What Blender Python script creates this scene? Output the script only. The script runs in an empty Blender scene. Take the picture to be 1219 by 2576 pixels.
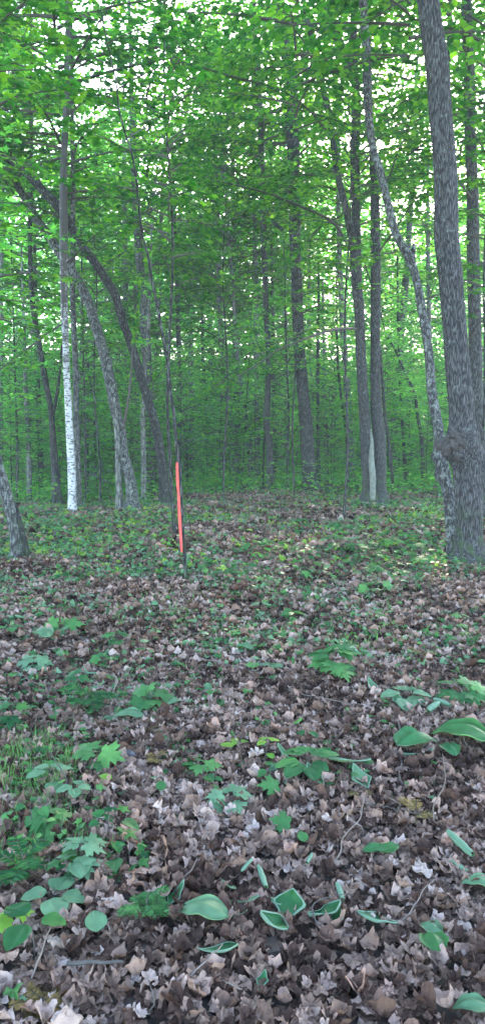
import bpy, math, random
import numpy as np

RS = np.random.RandomState
rnd = random.Random(11)
scene = bpy.context.scene
COL = scene.collection
R = math.radians

# ------------------------------------------------------------------ camera maths
F = 1862.0                       # focal length in units of the photo seen 1219 wide
PITCH = R(5.8)
CAMH = 1.6
HAZE = .0013
cp, sp = math.cos(PITCH), math.sin(PITCH)

def sm(a, b, x):
    t = np.clip((np.asarray(x, float) - a) / (b - a), 0, 1)
    return t * t * (3 - 2 * t)

def gh(x, y):
    """ground height"""
    x = np.asarray(x, float); y = np.asarray(y, float)
    h = 0.045 * np.sin(x * 0.9 + 1.3) * np.sin(y * 0.7 + 0.4) + 0.03 * np.sin(x * 2.1 - y * 1.3) + 0.018 * np.sin(x * 4.3 + y * 3.1 + 2)
    h = h + 0.012 * np.sin(x * 9.1 - y * 6.3) * np.sin(y * 8.2 + 1)
    h = h - 1.3 * sm(22, 48, y) - 0.35 * sm(14, 22, y) * sm(0, -5, x)
    h = h * sm(0.2, 1.5, np.hypot(x, y))
    return h

CZ = CAMH
def ray(px, py):
    xc = (px - 609.5) / F; yc = (1288 - py) / F
    return xc, cp + yc * sp, -sp + yc * cp

def pt(px, py, Y):
    dx, dy, dz = ray(px, py)
    t = Y / dy
    return np.array([dx * t, Y, CZ + dz * t])

def gp(px, py, up=0.0):
    """where the ray through a photo point meets the ground"""
    dx, dy, dz = ray(px, py)
    t = 1.0
    while t < 60:
        if CZ + dz * t <= float(gh(dx * t, dy * t)) + up: break
        t += 0.01
    return np.array([dx * t, dy * t, float(gh(dx * t, dy * t)) + up])

def project(x, y, z):
    v = np.array([x, y, z - CZ]); d = v[1] * cp - v[2] * sp; u = v[1] * sp + v[2] * cp
    return 609.5 + F * v[0] / d, 1288 - F * u / d

# ------------------------------------------------------------------ mesh collector
class Geo:
    def __init__(s): s.v = []; s.n = 0; s.f = []   # f: (array MxK, mat, val)
    def add(s, v, faces, mat=0, val=None):
        v = np.asarray(v, float).reshape(-1, 3)
        for f in (faces if isinstance(faces, list) else [faces]):
            f = np.asarray(f, int)
            if len(f): s.f.append((f + s.n, mat, np.broadcast_to(0.5 if val is None else val, (len(f),)).astype(float)))
        s.v.append(v); s.n += len(v)
    def mesh(s, name, mats, origin=(0, 0, 0), smooth=False):
        me = bpy.data.meshes.new(name)
        V = np.concatenate(s.v) - np.asarray(origin, float)
        lv = np.concatenate([f.ravel() for f, _, _ in s.f])
        cnt = np.concatenate([np.full(len(f), f.shape[1]) for f, _, _ in s.f])
        mi = np.concatenate([np.full(len(f), m) for f, m, _ in s.f])
        val = np.concatenate([x for _, _, x in s.f])
        me.vertices.add(len(V)); me.vertices.foreach_set('co', V.ravel())
        me.loops.add(len(lv)); me.loops.foreach_set('vertex_index', lv.astype(np.int32))
        me.polygons.add(len(cnt))
        me.polygons.foreach_set('loop_start', np.concatenate([[0], np.cumsum(cnt)[:-1]]).astype(np.int32))
        me.polygons.foreach_set('loop_total', cnt.astype(np.int32))
        me.polygons.foreach_set('material_index', mi.astype(np.int32))
        a = me.attributes.new('rnd', 'FLOAT', 'FACE'); a.data.foreach_set('value', val.astype(np.float32))
        for m in mats: me.materials.append(m)
        me.update(calc_edges=True)
        if smooth: me.polygons.foreach_set('use_smooth', np.ones(len(cnt), bool))
        else: me.polygons.foreach_set('use_smooth', np.zeros(len(cnt), bool))
        return me

def obj(name, me, parent=None, loc=None):
    o = bpy.data.objects.new(name, me); COL.objects.link(o)
    if parent: o.parent = parent
    if loc is not None: o.location = loc
    return o

def empty(name, loc, label, cat, group=None):
    o = bpy.data.objects.new(name, None); COL.objects.link(o)
    o.location = loc; o.empty_display_size = 0.2
    o['label'] = label; o['category'] = cat
    if group: o['group'] = group
    return o

def tag(o, label, cat, group=None, kind=None):
    if label: o['label'] = label
    if cat: o['category'] = cat
    if group: o['group'] = group
    if kind: o['kind'] = kind
    return o

def unit(v): v = np.asarray(v, float); return v / (np.linalg.norm(v, axis=-1, keepdims=True) + 1e-9)

def spline(P, Rr, step):
    """Catmull-Rom resample of points and radii"""
    P = np.asarray(P, float); Rr = np.asarray(Rr, float)
    d = np.concatenate([[0], np.cumsum(np.linalg.norm(np.diff(P, axis=0), axis=1))])
    n = max(3, int(d[-1] / step) + 1)
    s = np.linspace(0, d[-1], n)
    Q = np.hstack([P, Rr[:, None]])
    T = np.gradient(Q, d, axis=0) if len(P) > 2 else np.repeat((Q[1:] - Q[:1]) / d[-1], 2, axis=0)
    i = np.clip(np.searchsorted(d, s) - 1, 0, len(P) - 2)
    h = (d[i + 1] - d[i]); t = (s - d[i]) / h; t = t[:, None]; h = h[:, None]
    C = (2*t**3 - 3*t**2 + 1) * Q[i] + (t**3 - 2*t**2 + t) * h * T[i] + (-2*t**3 + 3*t**2) * Q[i + 1] + (t**3 - t**2) * h * T[i + 1]
    return C[:, :3], np.abs(C[:, 3]), s

def frames(P):
    T = unit(np.gradient(P, axis=0))
    U = np.zeros_like(T); u = np.cross(T[0], [0, 1, 0.01]); u = u / np.linalg.norm(u)
    for k in range(len(P)):
        u = u - T[k] * np.dot(u, T[k]); u = u / (np.linalg.norm(u) + 1e-9); U[k] = u
    return T, U, np.cross(T, U)

def tube(g, P, Rr, sides=8, mat=0, rough=0.0, seed=0, flare=0.0, lumps=(), cap=True, val=0.5, ridges=0.0):
    P = np.asarray(P, float); n = len(P)
    T, U, W = frames(P)
    a = np.linspace(0, 2 * np.pi, sides, endpoint=False)
    s = np.concatenate([[0], np.cumsum(np.linalg.norm(np.diff(P, axis=0), axis=1))])
    rr = np.asarray(Rr, float)[:, None] * np.ones((1, sides))
    rs = RS(seed)
    if rough:
        m = np.zeros((n, sides))
        for q in range(10):
            k = rs.randint(1, 6); w = rs.uniform(0.6, 9); m += np.sin(a[None] * k + rs.uniform(0, 6) + s[:, None] * w) / (1 + 0.35 * q)
        rr = rr * (1 + rough * m / 3)
    if ridges:
        ph = np.cumsum(rs.uniform(-.35, .35, n))[:, None]
        kk = max(3, sides // 4)
        rr = rr * (1 + ridges * np.sign(np.sin(a[None] * kk + ph)) * np.abs(np.sin(a[None] * kk + ph)) ** .6 + ridges * rs.uniform(-.35, .35, (n, sides)))
    if flare:
        lob = 0.55 + 0.45 * np.sin(a * 4 + rs.uniform(0, 6)) + .2 * np.sin(a * 7 + rs.uniform(0, 6))
        rr = rr * (1 + flare * np.exp(-s / 0.17)[:, None] * (0.45 + lob[None]))
    for (s0, a0, h, ws, wa) in lumps:
        da = np.angle(np.exp(1j * (a - a0)))
        rr = rr + h * np.exp(-((s[:, None] - s0) / ws) ** 2 - (da[None] / wa) ** 2)
    V = P[:, None] + rr[..., None] * (np.cos(a)[None, :, None] * U[:, None] + np.sin(a)[None, :, None] * W[:, None])
    i = np.arange(n - 1)[:, None] * sides; j = np.arange(sides)[None]; k = (j + 1) % sides
    q = np.stack([i + j, i + k, i + sides + k, i + sides + j], -1).reshape(-1, 4)
    V = V.reshape(-1, 3)
    if cap:
        V = np.vstack([V, P[-1] + T[-1] * Rr[-1] * .3, P[0]])
        m = n * sides; b = (n - 1) * sides
        jj = np.arange(sides); kk = (jj + 1) % sides
        tri = np.vstack([np.stack([b + jj, b + kk, np.full(sides, m)], -1), np.stack([kk, jj, np.full(sides, m + 1)], -1)])
        g.add(V, [q, tri], mat, val)
    else:
        g.add(V, q, mat, val)

# ------------------------------------------------------------------ leaf templates
def fan(half, c, curl=0.0, fold=0.0, twist=0.0, seed=0):
    h = np.array(half, float)
    out = np.vstack([h, (h[1:-1] * [-1, 1])[::-1]])
    v = np.vstack([out, c]); n = len(out)
    x, y = v[:, 0], v[:, 1]
    rs = RS(seed)
    z = curl * ((y - .4) ** 2) * rs.uniform(.6, 1.4) + fold * np.abs(x) + twist * x * (y - .4) * 2
    if seed: z = z + rs.uniform(-.09, .09, len(v)) * (1 + abs(curl))
    tri = np.stack([np.arange(n), (np.arange(n) + 1) % n, np.full(n, n)], -1)
    return np.column_stack([x, y, z]), tri

MAPLE = [(0, 0), (.16, -.10), (.38, -.02), (.30, .12), (.64, .36), (.48, .42), (.50, .58), (.20, .48), (.28, .76), (.12, .72), (0, 1.05)]
MAPLE2 = [(0, 0), (.38, -.04), (.26, .12), (.62, .44), (.2, .46), (.24, .74), (0, 1.05)]
RAG = [(0, 0), (.22, -.09), (.36, .02), (.33, .15), (.52, .26), (.56, .46), (.38, .44), (.27, .55), (.29, .74), (.13, .80), (0, 1.0)]
RAG2 = [(0, 0), (.3, -.05), (.42, .12), (.34, .22), (.58, .38), (.44, .52), (.3, .52), (.22, .66), (.24, .84), (0, .98)]
RAG3 = [(0, .1), (.2, -.02), (.3, .2), (.48, .28), (.34, .5), (.2, .62), (0, .8)]
STAR = [(0, 0), (.4, .02), (.24, .2), (.58, .56), (.18, .56), (0, 1.05)]
OVAL = [(0, .04), (.22, -.06), (.42, .14), (.46, .4), (.34, .7), (.16, .9), (0, 1.08)]
LEAF_MAPLE = fan(MAPLE, (0, .34), curl=-.25, fold=-.12)
LEAF_STAR = fan(STAR, (0, .4), curl=-.3, fold=-.15)
LEAF_OVAL = fan(OVAL, (0, .4), curl=-.25, fold=.12)
LEAF_KITE = (np.array([(0, 0, 0), (.42, .4, -.08), (0, 1.05, -.1), (-.42, .4, -.08)]), np.array([(0, 1, 2), (0, 2, 3)]))
LEAFLET = (np.array([(0, 0, 0), (.15, .35, -.03), (0, 1.05, -.1), (-.15, .35, -.03)]), np.array([(0, 1, 2), (0, 2, 3)]))
LITTER = [fan(h, (0, .38), curl=c, fold=f, twist=t, seed=s) for h, c, f, t, s in [
    (RAG, .4, .15, .1, 1), (RAG, -.5, -.15, .25, 2), (RAG2, .2, -.35, 0, 3), (RAG, -.3, .5, -.3, 4), (RAG2, .1, .05, .4, 5),
    (RAG, .7, .4, -.2, 6), (RAG3, .4, .6, .2, 7), (RAG2, -.6, -.25, -.4, 8), (RAG3, .3, .2, .35, 9), (RAG2, -.8, -.6, .3, 10), (RAG, 1.1, .8, -.3, 11), (RAG2, .9, .7, .5, 12), (RAG3, .9, 1.2, .2, 13), (OVAL, .6, 1.5, .2, 14)]]

def rich(tm, seed):
    """the same leaf with two inner rings, wrinkled and curled"""
    v, f = tm; out = v[:-1]; c = v[-1]; n = len(out); rs = RS(seed)
    mid = (out + np.roll(out, -1, 0)) / 2; o2 = np.empty((2 * n, 3)); o2[0::2] = out; o2[1::2] = mid + rs.normal(0, .02, (n, 3)); n = 2 * n
    r1 = c + (o2 - c) * .68; r2 = c + (o2 - c) * .34
    r1[:, 2] += rs.normal(0, .022, n); r2[:, 2] += rs.normal(0, .022, n)
    V = np.vstack([o2, r1, r2, c]); a = rs.uniform(0, 6, 4)
    V[:, 2] += .05 * np.sin(V[:, 0] * 9 + a[0]) * np.sin(V[:, 1] * 7 + a[1]) + .035 * np.sin(V[:, 1] * 15 + a[2] + V[:, 0] * 6)
    i = np.arange(n); j = (i + 1) % n
    T = [np.stack([i, j, n + j], -1), np.stack([i, n + j, n + i], -1), np.stack([n + i, n + j, 2 * n + j], -1), np.stack([n + i, 2 * n + j, 2 * n + i], -1), np.stack([2 * n + i, 2 * n + j, np.full(n, 3 * n)], -1)]
    return V, np.vstack(T)
RICH = [rich(t, 40 + k) for k, t in enumerate(LITTER)]

def put(g, tmpl, pos, d, n, size, mat=0, val=None):
    """many copies of a leaf template: positions, pointing directions, normals, sizes"""
    tv, tf = tmpl
    pos = np.asarray(pos, float); m = len(pos)
    if m == 0: return
    d = unit(d); n = unit(n - d * np.sum(n * d, axis=1, keepdims=True)); x = np.cross(d, n)
    s = np.broadcast_to(size, (m,))[:, None, None]
    V = pos[:, None] + s * (tv[None, :, 0:1] * x[:, None] + tv[None, :, 1:2] * d[:, None] + tv[None, :, 2:3] * n[:, None])
    k = len(tv)
    f = (tf[None] + (np.arange(m) * k)[:, None, None]).reshape(-1, tf.shape[1])
    val = np.random.RandomState(m).rand(m) if val is None else np.broadcast_to(val, (m,))
    g.add(V.reshape(-1, 3), f, mat, np.repeat(val, len(tf)))

# ------------------------------------------------------------------ materials
def nmat(name):
    m = bpy.data.materials.new(name); m.use_nodes = True
    nt = m.node_tree; nt.nodes.clear()
    return m, nt, lambda t, **k: _n(nt, t, **k)
def _n(nt, t, **k):
    n = nt.nodes.new(t)
    for a, v in k.items():
        if a.startswith('i_'):
            key = a[2:]; key = int(key) if key.isdigit() else key.replace('_', ' ')
            n.inputs[key].default_value = v
        else: setattr(n, a, v)
    return n
def ramp(nt, stops, interp='LINEAR'):
    n = nt.nodes.new('ShaderNodeValToRGB'); e = n.color_ramp.elements; n.color_ramp.interpolation = interp
    while len(e) > 1: e.remove(e[-1])
    for i, (p, c) in enumerate(stops):
        q = e[0] if i == 0 else e.new(p)
        q.position = p; q.color = (*c, 1)
    return n

def leaf_mat(name, stops, trans=0.5, under=None, rough=.5, tcol=None, blotch=False, spec=.12):
    m, nt, N = nmat(name); L = nt.links.new
    at = N('ShaderNodeAttribute', attribute_name='rnd')
    oi = N('ShaderNodeObjectInfo')
    ad = N('ShaderNodeMath', operation='MULTIPLY_ADD', i_1=.35, i_2=-.17); L(oi.outputs['Random'], ad.inputs[0])
    ad2 = N('ShaderNodeMath', operation='ADD', use_clamp=True); L(ad.outputs[0], ad2.inputs[0]); L(at.outputs['Fac'], ad2.inputs[1])
    rp = ramp(nt, stops); L(ad2.outputs[0], rp.inputs[0])
    col = rp.outputs[0]
    tc = N('ShaderNodeTexCoord')
    nz = N('ShaderNodeTexNoise', i_Scale=22, i_Detail=3); L(tc.outputs['Object'], nz.inputs['Vector'])
    mr = N('ShaderNodeMapRange', i_3=.5, i_4=1.4); L(nz.outputs[0], mr.inputs[0])
    mx = N('ShaderNodeMix', data_type='RGBA', blend_type='MULTIPLY'); mx.inputs[0].default_value = 1
    L(col, mx.inputs[6]); L(mr.outputs[0], mx.inputs[7]); col = mx.outputs[2]
    if blotch:
        nb = N('ShaderNodeTexNoise', i_Scale=55, i_Detail=6, i_Roughness=.7); L(tc.outputs['Object'], nb.inputs['Vector'])
        rb = ramp(nt, [(.35, (.45, .42, .40)), (.5, (1, 1, 1)), (.68, (1.0, .97, .93))]); L(nb.outputs[0], rb.inputs[0])
        mb = N('ShaderNodeMix', data_type='RGBA', blend_type='MULTIPLY'); mb.inputs[0].default_value = 1; L(col, mb.inputs[6]); L(rb.outputs[0], mb.inputs[7]); col = mb.outputs[2]
    if under:
        ge = N('ShaderNodeNewGeometry'); mu = N('ShaderNodeMix', data_type='RGBA')
        L(ge.outputs['Backfacing'], mu.inputs[0]); L(col, mu.inputs[6]); mu.inputs[7].default_value = (*under, 1); col = mu.outputs[2]
    bs = N('ShaderNodeBsdfPrincipled', i_Roughness=rough); bs.inputs['Specular IOR Level'].default_value = spec
    L(col, bs.inputs['Base Color'])
    bp = N('ShaderNodeBump', i_Strength=.5 if blotch else .25, i_Distance=.01); L((nb if blotch else nz).outputs[0], bp.inputs['Height']); L(bp.outputs[0], bs.inputs['Normal'])
    out = N('ShaderNodeOutputMaterial')
    if trans:
        tr = N('ShaderNodeBsdfTranslucent')
        tm = N('ShaderNodeMix', data_type='RGBA', blend_type='MULTIPLY'); tm.inputs[0].default_value = 1
        L(col, tm.inputs[6]); tm.inputs[7].default_value = (*(tcol or (1.5, 1.6, .7)), 1); L(tm.outputs[2], tr.inputs['Color'])
        ms = N('ShaderNodeMixShader', i_0=trans); L(bs.outputs[0], ms.inputs[1]); L(tr.outputs[0], ms.inputs[2]); L(ms.outputs[0], out.inputs[0])
    else: L(bs.outputs[0], out.inputs[0])
    return m

def bark_mat(name, dark, mid, pale, lichen=.45, lcol=(.30, .36, .31), moss=.25, zs=.16, ridge=26, bump=.6):
    m, nt, N = nmat(name); L = nt.links.new
    tc = N('ShaderNodeTexCoord'); oi = N('ShaderNodeObjectInfo')
    off = N('ShaderNodeVectorMath', operation='SCALE'); cx = N('ShaderNodeCombineXYZ', i_0=7, i_1=5, i_2=31)
    L(cx.outputs[0], off.inputs[0]); L(oi.outputs['Random'], off.inputs['Scale'])
    av = N('ShaderNodeVectorMath', operation='ADD'); L(tc.outputs['Object'], av.inputs[0]); L(off.outputs[0], av.inputs[1])
    mp = N('ShaderNodeMapping'); mp.inputs['Scale'].default_value = (1, 1, zs); L(av.outputs[0], mp.inputs[0])
    n1 = N('ShaderNodeTexNoise', i_Scale=ridge, i_Detail=6, i_Roughness=.65); L(mp.outputs[0], n1.inputs['Vector'])
    v1 = N('ShaderNodeTexVoronoi', feature='DISTANCE_TO_EDGE', i_Scale=ridge * .8); L(mp.outputs[0], v1.inputs['Vector'])
    ms_ = N('ShaderNodeMapRange', i_1=0.0, i_2=.25, i_3=0, i_4=1); L(v1.outputs['Distance'], ms_.inputs[0])
    mm = N('ShaderNodeMath', operation='MULTIPLY'); L(n1.outputs[0], mm.inputs[0]); L(ms_.outputs[0], mm.inputs[1])
    rp = ramp(nt, [(.05, dark), (.35, mid), (.62, pale)]); L(mm.outputs[0], rp.inputs[0])
    n2 = N('ShaderNodeTexNoise', i_Scale=15, i_Detail=8, i_Roughness=.75); L(av.outputs[0], n2.inputs['Vector'])
    r2 = ramp(nt, [(.58 - lichen * .2, (0, 0, 0)), (.66 - lichen * .2, (1, 1, 1))]); L(n2.outputs[0], r2.inputs[0])
    g2 = N('ShaderNodeMath', operation='MULTIPLY', i_1=.5); L(r2.outputs[0], g2.inputs[0])
    m1 = N('ShaderNodeMix', data_type='RGBA'); L(g2.outputs[0], m1.inputs[0]); L(rp.outputs[0], m1.inputs[6]); m1.inputs[7].default_value = (*lcol, 1)
    # moss near the foot
    sx = N('ShaderNodeSeparateXYZ'); L(tc.outputs['Object'], sx.inputs[0])
    mz = N('ShaderNodeMapRange', i_1=.9, i_2=0.0, i_3=0, i_4=1.0); L(sx.outputs[2], mz.inputs[0])
    n3 = N('ShaderNodeTexNoise', i_Scale=9, i_Detail=5); L(av.outputs[0], n3.inputs['Vector'])
    r3 = ramp(nt, [(.48, (0, 0, 0)), (.6, (1, 1, 1))]); L(n3.outputs[0], r3.inputs[0])
    m3 = N('ShaderNodeMath', operation='MULTIPLY'); L(mz.outputs[0], m3.inputs[0]); L(r3.outputs[0], m3.inputs[1])
    m4 = N('ShaderNodeMath', operation='MULTIPLY', i_1=moss * 2, use_clamp=True); L(m3.outputs[0], m4.inputs[0])
    m2 = N('ShaderNodeMix', data_type='RGBA'); L(m4.outputs[0], m2.inputs[0]); L(m1.outputs[2], m2.inputs[6]); m2.inputs[7].default_value = (.035, .06, .018, 1)
    n4 = N('ShaderNodeTexNoise', i_Scale=70, i_Detail=4); L(av.outputs[0], n4.inputs['Vector'])
    ah = N('ShaderNodeMath', operation='MULTIPLY_ADD', i_1=.3); L(n4.outputs[0], ah.inputs[0]); L(mm.outputs[0], ah.inputs[2])
    bp = N('ShaderNodeBump', i_Strength=bump, i_Distance=.02); L(ah.outputs[0], bp.inputs['Height'])
    bs = N('ShaderNodeBsdfPrincipled', i_Roughness=.9); bs.inputs['Specular IOR Level'].default_value = .15
    L(m2.outputs[2], bs.inputs['Base Color']); L(bp.outputs[0], bs.inputs['Normal'])
    out = N('ShaderNodeOutputMaterial'); L(bs.outputs[0], out.inputs[0])
    return m

def birch_mat():
    m, nt, N = nmat('birch_bark'); L = nt.links.new
    tc = N('ShaderNodeTexCoord')
    mp = N('ShaderNodeMapping'); mp.inputs['Scale'].default_value = (1, 1, 2.2); L(tc.outputs['Object'], mp.inputs[0])
    n1 = N('ShaderNodeTexNoise', i_Scale=13, i_Detail=5, i_Roughness=.62); L(mp.outputs[0], n1.inputs['Vector'])
    r1 = ramp(nt, [(.42, (0, 0, 0)), (.50, (1, 1, 1))]); L(n1.outputs[0], r1.inputs[0])
    n2 = N('ShaderNodeTexNoise', i_Scale=5, i_Detail=7, i_Roughness=.85); L(tc.outputs['Object'], n2.inputs['Vector'])
    sx = N('ShaderNodeSeparateXYZ'); L(tc.outputs['Object'], sx.inputs[0])
    mz = N('ShaderNodeMapRange', i_1=0, i_2=7.0, i_3=-.22, i_4=.26); L(sx.outputs[2], mz.inputs[0])
    ad = N('ShaderNodeMath', operation='ADD'); L(n2.outputs[0], ad.inputs[0]); L(mz.outputs[0], ad.inputs[1])
    r2 = ramp(nt, [(.47, (1, 1, 1)), (.60, (0, 0, 0))]); L(ad.outputs[0], r2.inputs[0])
    mu = N('ShaderNodeMath', operation='MULTIPLY'); L(r1.outputs[0], mu.inputs[0]); L(r2.outputs[0], mu.inputs[1])
    mx = N('ShaderNodeMix', data_type='RGBA'); L(mu.outputs[0], mx.inputs[0]); mx.inputs[6].default_value = (.045, .04, .04, 1); mx.inputs[7].default_value = (.40, .40, .41, 1)
    bp = N('ShaderNodeBump', i_Strength=.4, i_Distance=.01); L(mu.outputs[0], bp.inputs['Height'])
    bs = N('ShaderNodeBsdfPrincipled', i_Roughness=.7)
    L(mx.outputs[2], bs.inputs['Base Color']); L(bp.outputs[0], bs.inputs['Normal'])
    out = N('ShaderNodeOutputMaterial'); L(bs.outputs[0], out.inputs[0])
    return m

def plain(name, c, rough=.8, scale=30, amp=.25):
    m, nt, N = nmat(name); L = nt.links.new
    tc = N('ShaderNodeTexCoord'); nz = N('ShaderNodeTexNoise', i_Scale=scale, i_Detail=5); L(tc.outputs['Object'], nz.inputs['Vector'])
    rp = ramp(nt, [(.3, tuple(x * (1 - amp) for x in c)), (.7, tuple(x * (1 + amp) for x in c))]); L(nz.outputs[0], rp.inputs[0])
    bp = N('ShaderNodeBump', i_Strength=.4, i_Distance=.005); L(nz.outputs[0], bp.inputs['Height'])
    bs = N('ShaderNodeBsdfPrincipled', i_Roughness=rough); L(rp.outputs[0], bs.inputs['Base Color']); L(bp.outputs[0], bs.inputs['Normal'])
    out = N('ShaderNodeOutputMaterial'); L(bs.outputs[0], out.inputs[0])
    return m

def ground_mat():
    m, nt, N = nmat('forest_floor'); L = nt.links.new
    tc = N('ShaderNodeTexCoord')
    v = N('ShaderNodeTexVoronoi', i_Scale=13, i_Randomness=1); L(tc.outputs['Object'], v.inputs['Vector'])
    n1 = N('ShaderNodeTexNoise', i_Scale=4, i_Detail=8, i_Roughness=.7); L(tc.outputs['Object'], n1.inputs['Vector'])
    sc = N('ShaderNodeSeparateColor'); L(v.outputs['Color'], sc.inputs[0])
    ad = N('ShaderNodeMath', operation='MULTIPLY_ADD', i_1=.5); L(sc.outputs[0], ad.inputs[0])
    h = N('ShaderNodeMath', operation='MULTIPLY', i_1=.5); L(n1.outputs[0], h.inputs[0]); L(h.outputs[0], ad.inputs[2])
    rp = ramp(nt, [(.2, (.018, .013, .010)), (.5, (.06, .042, .032)), (.75, (.13, .095, .075))]); L(ad.outputs[0], rp.inputs[0])
    bp = N('ShaderNodeBump', i_Strength=.8, i_Distance=.03); L(v.outputs['Distance'], bp.inputs['Height'])
    bs = N('ShaderNodeBsdfPrincipled', i_Roughness=.95); L(rp.outputs[0], bs.inputs['Base Color']); L(bp.outputs[0], bs.inputs['Normal'])
    out = N('ShaderNodeOutputMaterial'); L(bs.outputs[0], out.inputs[0])
    return m

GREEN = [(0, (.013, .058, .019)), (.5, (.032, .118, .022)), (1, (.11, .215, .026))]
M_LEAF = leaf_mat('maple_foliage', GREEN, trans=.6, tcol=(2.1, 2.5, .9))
M_LEAF_LIT = leaf_mat('lit_foliage', [(0, (.050, .19, .055)), (.5, (.10, .30, .066)), (1, (.20, .38, .07))], trans=.6, tcol=(1.9, 2.3, 1.1))  # lighter leaf green; brightness of the deep woods painted into the colour
M_UNDER = leaf_mat('understory_foliage', [(0, (.018, .075, .030)), (.6, (.034, .125, .042)), (1, (.07, .185, .045))], trans=.5, tcol=(1.4, 2.2, .9))
M_PLANT = leaf_mat('low_plant_leaf', [(0, (.025, .085, .03)), (.6, (.05, .145, .045)), (1, (.09, .21, .06))], trans=.35, tcol=(1.4, 1.8, .6), under=(.10, .20, .12))
M_PALE = leaf_mat('pale_green_leaf', [(0, (.065, .14, .07)), (1, (.13, .225, .12))], trans=.3, tcol=(1.2, 1.5, .8), under=(.13, .215, .14))
M_YEL = leaf_mat('yellow_green_leaf', [(0, (.10, .22, .03)), (1, (.20, .30, .05))], trans=.4)
M_FOLD = leaf_mat('wilted_green_leaf', [(0, (.02, .085, .03)), (1, (.035, .12, .04))], trans=.2, under=(.13, .20, .135))
M_GRASS = leaf_mat('grass_blade', [(0, (.05, .15, .04)), (1, (.12, .28, .07))], trans=.35)
M_RUST = leaf_mat('rust_frond', [(0, (.12, .09, .03)), (1, (.22, .14, .05))], trans=.3, tcol=(1.2, 1.1, .6))
LIT = [(0, (.034, .019, .015)), (.2, (.088, .05, .037)), (.42, (.18, .113, .083)), (.62, (.27, .178, .138)), (.8, (.35, .245, .20)), (.93, (.41, .315, .27)), (1, (.32, .14, .075))]
M_LITTER = leaf_mat('dead_leaf', LIT, trans=.12, tcol=(1.3, .9, .6), rough=.75, spec=.08, blotch=True)
M_GROUND = ground_mat()
M_BARK = bark_mat('maple_bark', (.016, .014, .014), (.050, .047, .046), (.105, .103, .102), lichen=.12, lcol=(.15,.165,.15), ridge=70, zs=.12, moss=.5)
M_BURL = plain('burl_bark', (.035, .028, .024), .95, 35, .6)
M_BARKD = bark_mat('dark_bark', (.012, .010, .010), (.035, .032, .030), (.085, .082, .08), lichen=.15, lcol=(.17,.2,.17), ridge=40)
M_BARKP = bark_mat('lichened_bark', (.018, .016, .016), (.055, .052, .05), (.13, .128, .125), lichen=.35, lcol=(.24, .26, .23), ridge=40)
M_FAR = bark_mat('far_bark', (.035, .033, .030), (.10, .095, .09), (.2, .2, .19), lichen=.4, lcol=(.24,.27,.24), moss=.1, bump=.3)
M_BIRCH = birch_mat()
M_SCAR = plain('bare_wood', (.11, .12, .10), .7, 14, .35)
M_TWIG = plain('twig', (.05, .04, .033), .85)
M_TWIGP = plain('dry_stalk', (.13, .095, .075), .8)
M_MOSS = plain('moss', (.035, .055, .02), .95, 40, .5)
M_LOG = bark_mat('rotten_log', (.015, .014, .010), (.05, .045, .03), (.12, .11, .08), lichen=.2, moss=1.0, zs=1)
M_ORANGE = plain('orange_paint', (.60, .06, .045), .75, 14, .28)
M_STONE = plain('dark_fungus', (.07, .065, .07), .8, 25, .5)

# ------------------------------------------------------------------ world, sun, camera
SUN_EL, SUN_AZ = R(25), R(12)            # azimuth from +Y (the view direction), negative to the left
w = bpy.data.worlds.new('World'); scene.world = w; w.use_nodes = True
nt = w.node_tree; nt.nodes.clear()
sky = nt.nodes.new('ShaderNodeTexSky'); sky.sky_type = 'NISHITA'; sky.sun_disc = False
sky.sun_elevation = SUN_EL; sky.sun_rotation = SUN_AZ
bg = nt.nodes.new('ShaderNodeBackground'); bg.inputs[1].default_value = .15
ow = nt.nodes.new('ShaderNodeOutputWorld')
nt.links.new(sky.outputs[0], bg.inputs[0]); nt.links.new(bg.outputs[0], ow.inputs[0])
sl = bpy.data.lights.new('sun', 'SUN'); sl.energy = 2.0; sl.angle = R(.5); sl.color = (1, .86, .66)
so = bpy.data.objects.new('sun', sl); COL.objects.link(so); so.location = (0, 0, 30)
from mathutils import Vector
sd = Vector((math.sin(SUN_AZ) * math.cos(SUN_EL), math.cos(SUN_AZ) * math.cos(SUN_EL), math.sin(SUN_EL)))
so.rotation_euler = sd.to_track_quat('Z', 'Y').to_euler()

cam = bpy.data.cameras.new('camera'); co = bpy.data.objects.new('camera', cam); COL.objects.link(co)
co.location = (0, 0, CZ); co.rotation_euler = (R(90) - PITCH, 0, 0)
cam.sensor_fit = 'VERTICAL'; cam.sensor_height = 36; cam.lens = 36 * F / 2576
cam.clip_end = 600; cam.clip_start = .05
scene.camera = co
scene.view_settings.view_transform = 'Standard'; scene.view_settings.look = 'None'
scene.view_settings.exposure = 3.9; scene.view_settings.gamma = 1
cy = scene.cycles
cy.max_bounces = 10; cy.diffuse_bounces = 7; cy.transmission_bounces = 7; cy.glossy_bounces = 2; cy.transparent_max_bounces = 4
cy.use_denoising = True; cy.caustics_reflective = False; cy.caustics_refractive = False; cy.sample_clamp_indirect = 8
cy.volume_bounces = 1

# ------------------------------------------------------------------ ground
xs = np.unique(np.concatenate([np.linspace(-150, -14, 20), np.arange(-14, 14, .14), np.linspace(14, 150, 20)]))
ys = np.unique(np.concatenate([np.linspace(-60, -1, 12), np.arange(-1, 26, .14), np.linspace(26, 60, 40), np.linspace(60, 220, 12)]))
X, Y = np.meshgrid(xs, ys)
g = Geo(); nx = len(xs)
i = (np.arange(len(ys) - 1)[:, None] * nx + np.arange(nx - 1)[None]).ravel()
g.add(np.column_stack([X.ravel(), Y.ravel(), gh(X, Y).ravel()]), np.column_stack([i, i + 1, i + nx + 1, i + nx]))
o = obj('ground', g.mesh('ground', [M_GROUND], smooth=True)); o['kind'] = 'structure'; o['label'] = 'forest floor of dark soil under fallen leaves'

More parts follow.
